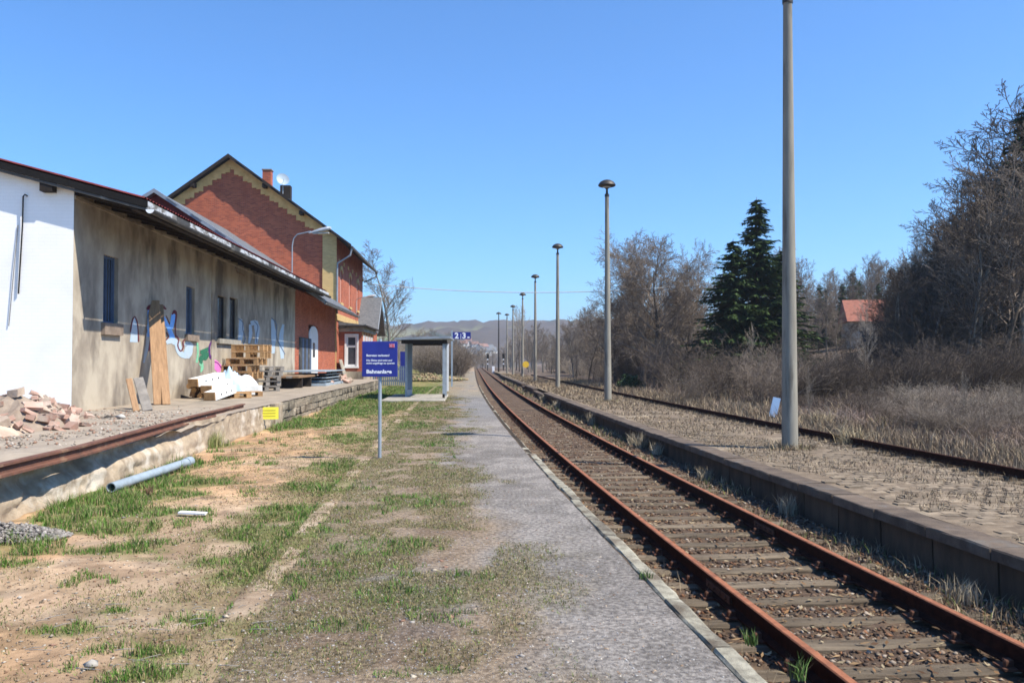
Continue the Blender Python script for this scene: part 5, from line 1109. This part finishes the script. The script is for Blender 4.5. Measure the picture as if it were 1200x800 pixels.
# pallets
def pallet(loc, rz, L, Wd, hgt, lab, mat, group):
    t = thing('pallet', lab, 'pallet', loc, rz, group); th = hgt * .14
    for q in range(5): MB().box((0, -Wd / 2 + .06 + q * (Wd - .12) / 4, hgt - th / 2), (L, .11, th)).build('deck_board', mat, t)
    for q in (-1, 0, 1):
        MB().box((0, q * (Wd / 2 - .06), th / 2), (L, .10, th)).build('bottom_board', mat, t)
        for p in (-1, 0, 1): MB().box((p * (L / 2 - .075), q * (Wd / 2 - .06), hgt / 2), (.145, .10, hgt - 2 * th - .004)).build('block', mat, t)
    return t
pc = at(292, 459.5, DK); z = DK; ordn = ['lowest', 'second', 'third', 'fourth', 'fifth', 'sixth', 'topmost']
for i in range(7):
    hh = .235; pallet((pc.x - .05 + random.uniform(-.10, .10) - (.07 * (6 - i) if i < 5 else -.05), pc.y + random.uniform(-.06, .06), z), BA + R(-8) + random.uniform(-.08, .08) + (.1 if i % 2 else 0), 1.15, .95, hh, '%s pallet of the tall stack by the shed wall' % ordn[i] if i not in (0, 6) else '%s pallet of the tall orange brown stack by the shed wall' % ordn[i], m_pallet, 'pallets in the tall stack'); z += hh + .008
pc = at(315, 458, DK); z = DK
for i in range(5): pallet((pc.x - .1 * (4 - i) * .3, pc.y, z), BA + R(20) + random.uniform(-.12, .12), .95, .8, .18, ['lowest', 'second', 'middle', 'fourth', 'top'][i] + ' pallet of the low grey weathered stack right of the tall one', m_greywood, 'weathered pallets'); z += .185
for (px, py, lab) in ((290, 464, 'single pallet lying flat in front of the white sheet'), (276, 466, 'pallet lying flat between the white beams and the other flat pallet')):
    p = at(px, py, DK); pallet((p.x, p.y, DK), BA + .4, .85, .6, .15, lab, m_pallet, 'pallets lying flat')
# white beams
def beam(p0, p1, hgt, dep, lab):
    a = Vector(p0); b = Vector(p1); d = b - a; L = d.length; t = thing('white_beam', lab, 'beam', (a + b) / 2, 0); hz_ = math.hypot(d.x, d.y)
    t.rotation_euler = (0, -math.atan2(d.z, hz_), math.atan2(d.y, d.x))
    MB().box((0, dep / 2, hgt / 2), (L, dep, hgt)).build('side_board', m_wbeam, t); MB().box((-L / 2 - .02, dep / 2, hgt / 2), (.04, dep * .96, hgt * .94)).build('end_grain', m_pallet, t)
    for q in (-.25, .0, .22): MB().bb(q * L, q * L + .05, -.012, .0, hgt * .4, hgt * .62).build('slot', m_gutter, t)
for (x0, y0, Y0, x1, y1, Y1, lab) in ((253, 469, 23.3, 277, 460, 24.6, 'lowest and nearest white beam of the stepped pile by the shed wall'), (249, 461, 23.9, 272.5, 453, 25.2, 'middle white beam of the stepped pile by the shed wall'), (233, 453, 24.4, 264, 445, 25.7, 'topmost white beam of the stepped pile by the shed wall')):
    beam(atY(x0, y0, Y0), atY(x1, y1, Y1), .235, .34, lab)
lg = thing('log_pile', 'pile of sawn logs and wooden blocks under the left end of the white beams', 'log pile', (0, 0, 0)); c = at(241, 466, DK)
lm = MB().tube([(0, -.35, 0), (0, .35, 0)], .085, 7).mesh('log', m_pallet); lm2 = MB().box((0, 0, 0), (.15, .7, .15)).mesh('log', m_plank)
for i in range(20):
    q = i % 7; row = i // 7; link('log', lm if i % 3 else lm2, lg, (c.x - .42 + q * .17 + random.uniform(-.03, .03), c.y + .35 + random.uniform(-.15, .15), DK + .08 + row * .145 * (1 if row < 4 else .9)), (random.uniform(-.1, .1), random.uniform(-.4, .4), random.uniform(-.25, .25)))
# crumpled sheets
def cloth(c, sx, sy, h, mat, nm, lab, seed, rz=0):
    n = 26; V = []; 
    for i in range(n):
        for j in range(n):
            u, v = i / (n - 1) * 2 - 1, j / (n - 1) * 2 - 1; e_ = max(abs(u), abs(v)); b = fbm(np.array([u * 2.2 + seed]), np.array([v * 1.8]), 4, seed)[0]
            V.append((u * sx, v * sy, max(.01, h * (1 - e_ ** 3) * (.45 + 1.0 * b))))
    i = np.arange(n * n).reshape(n, n); F = np.stack([i[:-1, :-1].ravel(), i[1:, :-1].ravel(), i[1:, 1:].ravel(), i[:-1, 1:].ravel()], 1)
    o = link(nm, np_mesh(nm, np.array(V), F, mat, None, False), None, c, (0, 0, rz)); tag(o, lab, 'plastic sheet')
p = at(279, 461, DK); cloth((p.x - .1, p.y + .1, DK), .85, .42, .62, m_sheetw, 'plastic_sheet', 'crumpled white plastic sheet heaped in front of the tall pallet stack', 3, .3)
p = at(262, 462, DK); cloth((p.x + .1, p.y + .3, DK), .42, .35, .80, m_sheetb, 'plastic_sheet', 'pale blue plastic sheet between the white beams and the white sheet', 4, .3)
p = at(306, 462, DK); o = MB().box((0, 0, .15), (.55, .4, .30)).build('white_box', m_wbeam, None, (p.x - .25, p.y, DK), rot=(0, 0, .3)); tag(o, 'small white box at the right end of the white sheet', 'box')
# dark bench of boards with grey slabs beyond
p = at(343, 453.5, DK); t = thing('board_stack', 'low dark timber trestle with brown boards on top, right of the grey pallets', 'board stack', (p.x, p.y, DK), BA)
for q in (-1.0, 1.0): MB().bb(-.9, .6, q - .08, q + .08, 0, .42).build('bearer', m_dwood, t)
for q in range(6): MB().bb(-.9 + q * .26, -.9 + q * .26 + .24, -2.0, 2.2, .42 + .01 * (q % 2), .50 + .01 * (q % 2)).build('board', m_plank if q % 2 else m_greywood, t)
p = at(371, 450, DK); t = thing('slab_stack', 'stack of long blue grey slabs near the far end of the loading ramp', 'slab stack', (p.x, p.y, DK), BA)
for q in range(5): MB().bb(-1.1 + random.uniform(-.1, .1), .9 + random.uniform(-.1, .1), -3 + random.uniform(-.3, .3), 3, q * .17, q * .13 + .115).build('slab', m_fence if q % 2 else m_bluepost, t)
p = at(350, 441, DK); o = MB().box((0, 0, .65), (.05, 1.3, 1.3)).build('leaning_frame', m_conc, None, (wallX(p.y) + .9, p.y - 6, DK), rot=(0, -.3, BA)); tag(o, 'pale square panel leaning on the wall behind the dark boards', 'panel')
rs = thing('stone_pile', 'pile of reddish stones at the far end of the loading ramp', 'stone pile', (0, 0, 0)); c = at(388, 449, DK)
for i in range(70):
    a = random.uniform(0, 6.28); q = random.random(); o = link('brick', rbm[i % 6], rs, (c.x + math.cos(a) * q * .9, c.y + math.sin(a) * q * 3, DK + .5 * (1 - q) + .05), (random.uniform(-.6, .6), random.uniform(-.6, .6), random.uniform(0, 6.28))); o.scale = (1.6, 1.6, 1.6)
p = at(299, 479, .4); ys_ = thing('notice', 'yellow notice board on the ramp front at the end of the rusty beam', 'sign', (CX(20.6) + RAMP_D + .06, 20.6, .22), R(10))
MB().box((0, 0, .13), (.56, .02, .30)).build('board', m_yellow, ys_)
for q in range(3): MB().box((0, -.0125, .20 - q * .07), (.42, .003, .018)).build('printed_line', M('faded_print', (.45, .42, .06), None, 3) if q == 0 else bpy.data.materials['faded_print'], ys_)
# pipe, twig, white pieces in the yard
a = at(130, 571, .04); b = at(223, 540, .05); o = MB()
nn = 14; P = []
for (q, r0) in ((0, .062), (.93, .062), (.93, .075), (1, .075)):
    P.append((a + (b - a) * q, r0))
o.tube([x[0] for x in P], [x[1] for x in P], 14, cap=False); o.tube([P[0][0], P[3][0]], .052, 14, cap=False)
d = (b - a).normalized(); s1 = d.cross(Vector((0, 0, 1))).normalized(); s2 = s1.cross(d)
for (c_, ro_) in ((P[0][0], .062), (P[3][0], .075)):
    for k in range(14):
        A_, B_ = 2 * math.pi * k / 14, 2 * math.pi * (k + 1) / 14; f_ = lambda an_, rr: c_ + (s1 * math.cos(an_) + s2 * math.sin(an_)) * rr
        o.quad(f_(A_, .052), f_(B_, .052), f_(B_, ro_), f_(A_, ro_))
tag(o.build('plastic_pipe', m_pipe, smooth=True), 'pale blue grey plastic pipe lying in the grass in front of the loading ramp', 'pipe')
p = at(226, 602, 0); o = MB().box((0, 0, .012), (.30, .07, .02)).build('wood_scrap', m_wbeam, None, (p.x, p.y, .0), rot=(.05, .03, -.1)); tag(o, 'thin white strip of wood lying on the sand below the pipe', 'scrap')
p = at(175, 578, 0); n = 40; a = rng.uniform(0, 6.28, n); o = blades('dead_weed', np.stack([np.cos(a) * .03, np.sin(a) * .03, np.zeros(n)], 1), rng.uniform(.08, .2, n), .012, ((.16, .09, .06), (.22, .14, .09)), m_dry, 140, .6); o.location = (p.x, p.y, -.03); tag(o, 'brown dead weed standing just below the middle of the pipe', 'dead weed')
for (px, py, s, lab) in ((105, 776, .05, 'pale stone lying flat near the bottom left corner'), (438, 792, .045, 'flat grey stone at the bottom edge beside the gravel'), (438, 722, .025, 'small white stone in the trodden grass'), (445, 478, .06, 'whitish stone in the lawn left of the shelter slab'), (22, 698, .03, 'small brown clod on the bare sand at the left edge')):
    p = at(px, py, 0); o = rocks('stone', np.zeros((1, 3)), np.array([s]), int(px + py), tints=((.5, .47, .42),), flat=.5, kind=None); o.location = (p.x, p.y, -.012); tag(o, lab, 'stone')
# twigs and dead branches on the bottom left sand
tw = MB()
for i in range(34):
    p = at(random.uniform(20, 300), random.uniform(700, 790), 0); a = random.uniform(-.6, .6); L = random.uniform(.04, .15)
    tw.tube([p + Vector((0, 0, .01)), p + Vector((math.cos(a) * L * .5, math.sin(a) * L * .5, .02)), p + Vector((math.cos(a + .3) * L, math.sin(a + .3) * L, .012))], [.003, .0025, .0015], 4)
tag(tw.build('dead_twigs', m_greywood), 'thin dead twigs strewn over the sand at the bottom left', 'twigs', kind='stuff')
# ------------------------------------------------------------------ concrete lamp posts of the island platform
post = MB().lathe([(.152, 0), (.148, .8), (.085, 8.62), (.085, 8.75), (0, 8.75)], 20).mesh('post', m_pole, True)
neck = MB().lathe([(.10, 8.70), (.10, 8.80), (.055, 8.84), (.045, 9.02), (.075, 9.06), (.11, 9.10), (.11, 9.16), (.05, 9.18)], 12).mesh('neck', m_lamph, True)
cap = MB().lathe([(.20, 9.12), (.34, 9.15), (.375, 9.18), (.36, 9.24), (.29, 9.33), (.17, 9.40), (.05, 9.43), (0, 9.435)], 22).mesh('lamp_shade', m_lamph, True)
gl = MB().lathe([(.0, 9.06), (.10, 9.075), (.17, 9.10), (.20, 9.14), (0, 9.145)], 16).mesh('lamp_glass', m_lampgl, True)
lampspec = [(924.8, 16.05, 'nearest and thickest concrete lamp post, its lamp above the top of the picture'), (712.3, 35, 'second concrete lamp post with a mushroom shaped lamp, left of the big bare tree'), (653.5, 54, 'third concrete lamp post from the viewer, clear against the sky'), (627.3, 73, 'fourth concrete lamp post from the viewer'), (612.3, 92, 'fifth concrete lamp post, carrying the small yellow disc near its foot'), (601.3, 111, 'sixth concrete lamp post in the receding row'), (594.3, 130, 'seventh concrete lamp post, the last of the pale ones')]
for (px, Y, lab) in lampspec:
    X = put(px, Y); zg = IZ - .14 * float(sstep(70, 140, Y)) - .02; t = thing('lamp_post', lab, 'lamp post', (X, Y, zg), random.uniform(0, 6), 'concrete lamp posts on the island platform')
    t.rotation_euler = (random.uniform(-.003, .003), random.uniform(-.003, .003), t.rotation_euler[2])
    link('post', post, t); n_ = link('neck', neck, t); c_ = link('lamp_shade', cap, t); link('lamp_glass', gl, c_)
for (px, Y, lab) in ((924.8, 16.05, 'ring of dead grass round the foot of the nearest lamp post'), (712.3, 35, 'ring of dead grass round the foot of the second lamp post')):
    n = 420; a = rng.uniform(0, 6.28, n); q = .17 + rng.random(n) ** 2 * .35
    o = blades('post_foot_grass', np.stack([np.cos(a) * q, np.sin(a) * q, np.zeros(n)], 1), rng.uniform(.04, .20, n), .010 + .0003 * Y, DT + ((.30, .30, .12), (.44, .36, .24)), m_dry, int(px), 1.2); o.location = (put(px, Y), Y, IZ - .01); tag(o, lab, 'dead grass')
X = put(584.4, 150); t = thing('signal_mast', 'dark steel mast at the far end, left of all the concrete lamp posts', 'mast', (X, 150, -.3))
MB().tube([(0, 0, 0), (0, 0, 10.6)], [.16, .09], 6).build('mast', m_dark, t); MB().lathe([(.5, 10.6), (.42, 10.8), (.1, 10.95), (0, 11)], 12).build('lamp_shade', m_lamph, t)
X = put(613.2, 91.6); o = MB().tube([(0, 0, 0), (0, .04, 0)], .36, 18).build('yellow_disc', m_amber, None, (X + .28, 91.6, 1.35), rot=(0, 0, 0)); tag(o, 'round orange yellow disc fixed beside the foot of the fifth lamp post', 'disc sign')
# far signals and markers
for (px, Y, lab) in ((571.5, 185, 'distant signal post with white plates left of the rails'), (590, 188, 'distant signal post with white plates right of the rails')):
    X = put(px, Y); t = thing('signal_post', lab, 'signal', (X, Y, -.3)); MB().tube([(0, 0, 0), (0, 0, 3)], .10, 6).build('post', m_dark, t); MB().box((0, 0, 3.2), (.55, .3, 1.2)).build('signal_head', m_dark, t)
    for z in (1.5, 2.5): MB().box((0, -.2, z), (.28, .06, .28)).build('white_plate', m_whitep, t)
X = put(543.5, 120); o = MB().box((0, 0, .85), (.36, .2, 1.7)).box((0, 0, 1.75), (.30, .16, .12)).build('distance_marker', m_whitep, None, (X, 120, gz(X, 120) - .05)); bevel(o, .03); tag(o, 'small white marker post left of the vanishing rails', 'marker')
X = put(578, 165); o = MB().box((0, 0, .6), (.5, .2, 1.5)).build('distance_marker', m_whitep, None, (X, 165, -.6)); bevel(o, .04); tag(o, 'tiny white marker between the two distant signals', 'marker')
# the tilted plate by the second track
p = atY(903.5, 476, 29.5); t = thing('tilted_plate', 'pale blue white plate leaning on a short stake left of the nearest lamp post', 'sign plate', (p.x, p.y, -.55)); t.rotation_euler = (0, R(13), -.15)
MB().box((0, 0, .58), (.26, .03, .70)).build('plate', m_sheetb, t); MB().box((-.02, .03, .2), (.05, .04, .7)).build('stake', m_gutter, t)
# ------------------------------------------------------------------ signs with lettering
def text(body, size, loc, rot, mat, parent, nm='lettering', align='LEFT', bold=.0, width=None):
    c = bpy.data.curves.new('lettering', 'FONT'); c.body = body; c.size = size; c.align_x = align; c.offset = bold; c.extrude = .0015; c.resolution_u = 2
    tmp = bpy.data.objects.new('tmp', c); COL.objects.link(tmp); dg = bpy.context.evaluated_depsgraph_get(); me = bpy.data.meshes.new_from_object(tmp.evaluated_get(dg)); bpy.data.objects.remove(tmp)
    me.materials.clear(); me.materials.append(mat); o = link(nm, me, parent, loc, rot)
    if width:
        xs = [v.co.x for v in me.vertices]; s = width / (max(xs) - min(xs)); o.scale = (s, 1, 1)
    return o
p = at(445, 536, 0); sg = thing('platform_sign', 'square blue sign with white lettering on a grey post in the middle of the grass', 'sign', (p.x, p.y, -.02), R(1.5))
MB().tube([(0, 0, -.1), (0, 0, 2.03)], .030, 10).build('post', m_steel, sg, smooth=True)
o = MB().box((.0, -.045, 1.69), (.598, .02, .60)).build('sign_board', m_bluesign, sg); bevel(o, .006, 2)
RX_ = (R(90), 0, 0); fy = -.057
text('Betreten verboten!', .050, (-.225, fy, 1.735), RX_, m_whitep, o, bold=.0012, width=.385)
text('Die Gleise sind nicht und', .042, (-.225, fy, 1.655), RX_, m_whitep, o, bold=.001, width=.43)
text('nicht ungefragt zu queren', .042, (-.225, fy, 1.607), RX_, m_whitep, o, bold=.001, width=.475)
text('Bahnanlage', .085, (-.225, fy, 1.450), RX_, m_whitep, o, bold=.003, width=.425)
MB().box((.205, fy, 1.918), (.088, .006, .062)).build('emblem', m_whitep, o); 
fr = MB(); [fr.box((.205 + q[0], fy - .004, 1.918 + q[1]), (q[2], .004, q[3])) for q in ((0, .027, .08, .006), (0, -.027, .08, .006), (.038, 0, .006, .05), (-.038, 0, .006, .05))]; fr.build('emblem_frame', m_redp, o)
text('DB', .055, (.172, fy - .005, 1.898), RX_, m_redp, o, bold=.0012, width=.064)
# shelter
a = at(476, 466, 0); t = thing('platform_shelter', 'small open platform shelter with blue grey posts and a flat roof', 'shelter', (a.x, a.y, 0), R(2))
SW, SD = 1.75, 2.6; SHt = 2.62
for (x, y) in ((0, 0), (SW, -1.2), (0, SD), (SW, SD * .3)): MB().bb(x - .05, x + .05, y - .05, y + .05, 0, SHt).build('post', m_steel, t)
MB().bb(-.03, .03, .07, SD - .07, .35, SHt - .12).build('side_panel', m_fence, t); MB().bb(-.035, .035, .07, SD - .07, .0, .33).build('kick_panel', m_bluepost, t)
MB().prism([(-.35, -1.5, SHt - .04), (SW + .3, -1.5, SHt + .03), (SW + .3, -1.5, SHt + .13), (-.35, -1.5, SHt + .06)], (0, SD + 1.9, 0)).build('roof', m_zinc, t)
MB().bb(-.1, SW + .15, -1.35, -1.25, SHt - .20, SHt - .03).build('front_beam', m_dwood, t); MB().bb(.06, SW, SD - .05, SD + .05, SHt - .2, SHt - .03).build('back_beam', m_dwood, t)
MB().bb(SW - .05, SW + .05, -1.27, -1.13, -.02, .22).build('post_shoe', m_dark, t)
b0 = at(480, 480, 0); sl_ = MB().bb(-.9, 1.75, -3.2, 3.0, -.1, .055).build('shelter_slab', m_conc, None, (a.x + .1, a.y - .1, 0), rot=(0, 0, R(3))); tag(sl_, kind='structure'); bevel(sl_, .03)
for (px, py, hh, lab) in ((524.5, 458, 2.62, 'white slim post standing just right of the shelter'),):
    q = at(px, py, 0); o = MB().bb(-.06, .06, -.06, .06, -.1, hh).build('white_post', m_wframe, None, (q.x, q.y, 0)); tag(o, lab, 'post')
q = at(529.5, 453, 0); t = thing('track_number_sign', 'blue sign with white numbers 2 and 3 on a tall post by the shelter', 'sign', (q.x, q.y, 0))
hh = (424 - 389) / 970 * q.y + CAMZ; k = q.y / 970
MB().bb(-.05, .05, -.05, .05, -.1, hh + .12).build('post', m_bluepost, t)
o = MB().bb(.06, 22 * k, -.03, .03, hh - 8.2 * k, hh).build('sign_board', m_bluesign, t); MB().bb(10.2 * k, 10.7 * k, -.034, -.03, hh - 8.0 * k, hh - .1).build('divider', m_whitep, o)
text('2', 9.2 * k, (3.3 * k, -.036, hh - 7.2 * k), RX_, m_whitep, o, bold=.018); text('3', 9.2 * k, (12.0 * k, -.036, hh - 7.2 * k), RX_, m_whitep, o, bold=.018); MB().box((19.4 * k, -.034, hh - 6.2 * k), (2.6 * k, .006, 1.6 * k)).build('lettering', m_whitep, o)
# garden fence behind the blue sign
t = thing('picket_fence', 'blue grey paling fence beside the station bay, behind the blue sign', 'fence', (put(437, 56), 56, 0), R(0))
for q in range(17): MB().bb(q * .135, q * .135 + .09, -.015, .015, .05, 1.35).build('paling', m_fence, t)
for z in (.3, 1.1): MB().bb(-.05, 2.35, .015, .06, z, z + .08).build('rail', m_fence, t)
o = MB().bb(0, .42, -.2, .2, .2, 2.35).build('switch_cabinet', m_bluesign, None, (put(469.5, 58), 58, 0)); tag(o, 'narrow dark blue cabinet at the right end of the paling fence', 'cabinet')
q = at(500, 452, 0); n = 1500; a = rng.uniform(0, 6.28, n); u = np.sqrt(rng.random(n))
hp = rocks('sand_heap', np.stack([np.cos(a) * u * 3.4, np.sin(a) * u * 2.5, .55 * (1 - u) * rng.uniform(.6, 1, n)], 1), rng.uniform(.08, .20, n), 15, tints=((.36, .27, .17), (.34, .25, .15), (.20, .22, .10), (.28, .24, .14)), flat=.6); hp.location = (put(502, 72), 72, .1); tag(hp, 'low grassy heap of sand and rubble behind the shelter', 'heap')
# overhead cable
A = atY(437, 333, 70); Bp = atY(905, 324, 64); pts = []
for i in range(41):
    s_ = i / 40; p = A.lerp(Bp, s_); p.z -= 4 * .95 * s_ * (1 - s_); pts.append(p)
tag(MB().tube(pts, .034, 5).build('overhead_cable', m_cable), 'thin overhead cable sagging across the track from the station to the spruces', 'cable')
# ------------------------------------------------------------------ haze between here and the far hills
HZ = bpy.data.materials.new('haze'); HZ.use_nodes = True; N = HZ.node_tree.nodes; N.clear(); ou = N.new('ShaderNodeOutputMaterial'); pv_ = N.new('ShaderNodeVolumePrincipled')
pv_.inputs['Color'].default_value = (.80, .88, 1, 1); pv_.inputs['Density'].default_value = .00028; pv_.inputs['Anisotropy'].default_value = .2
HZ.node_tree.links.new(pv_.outputs[0], ou.inputs['Volume'])
USE_HAZE = True
if USE_HAZE: tag(MB().bb(-2200, 2400, -70, 3800, -30, 190).build('haze', HZ), kind='stuff')
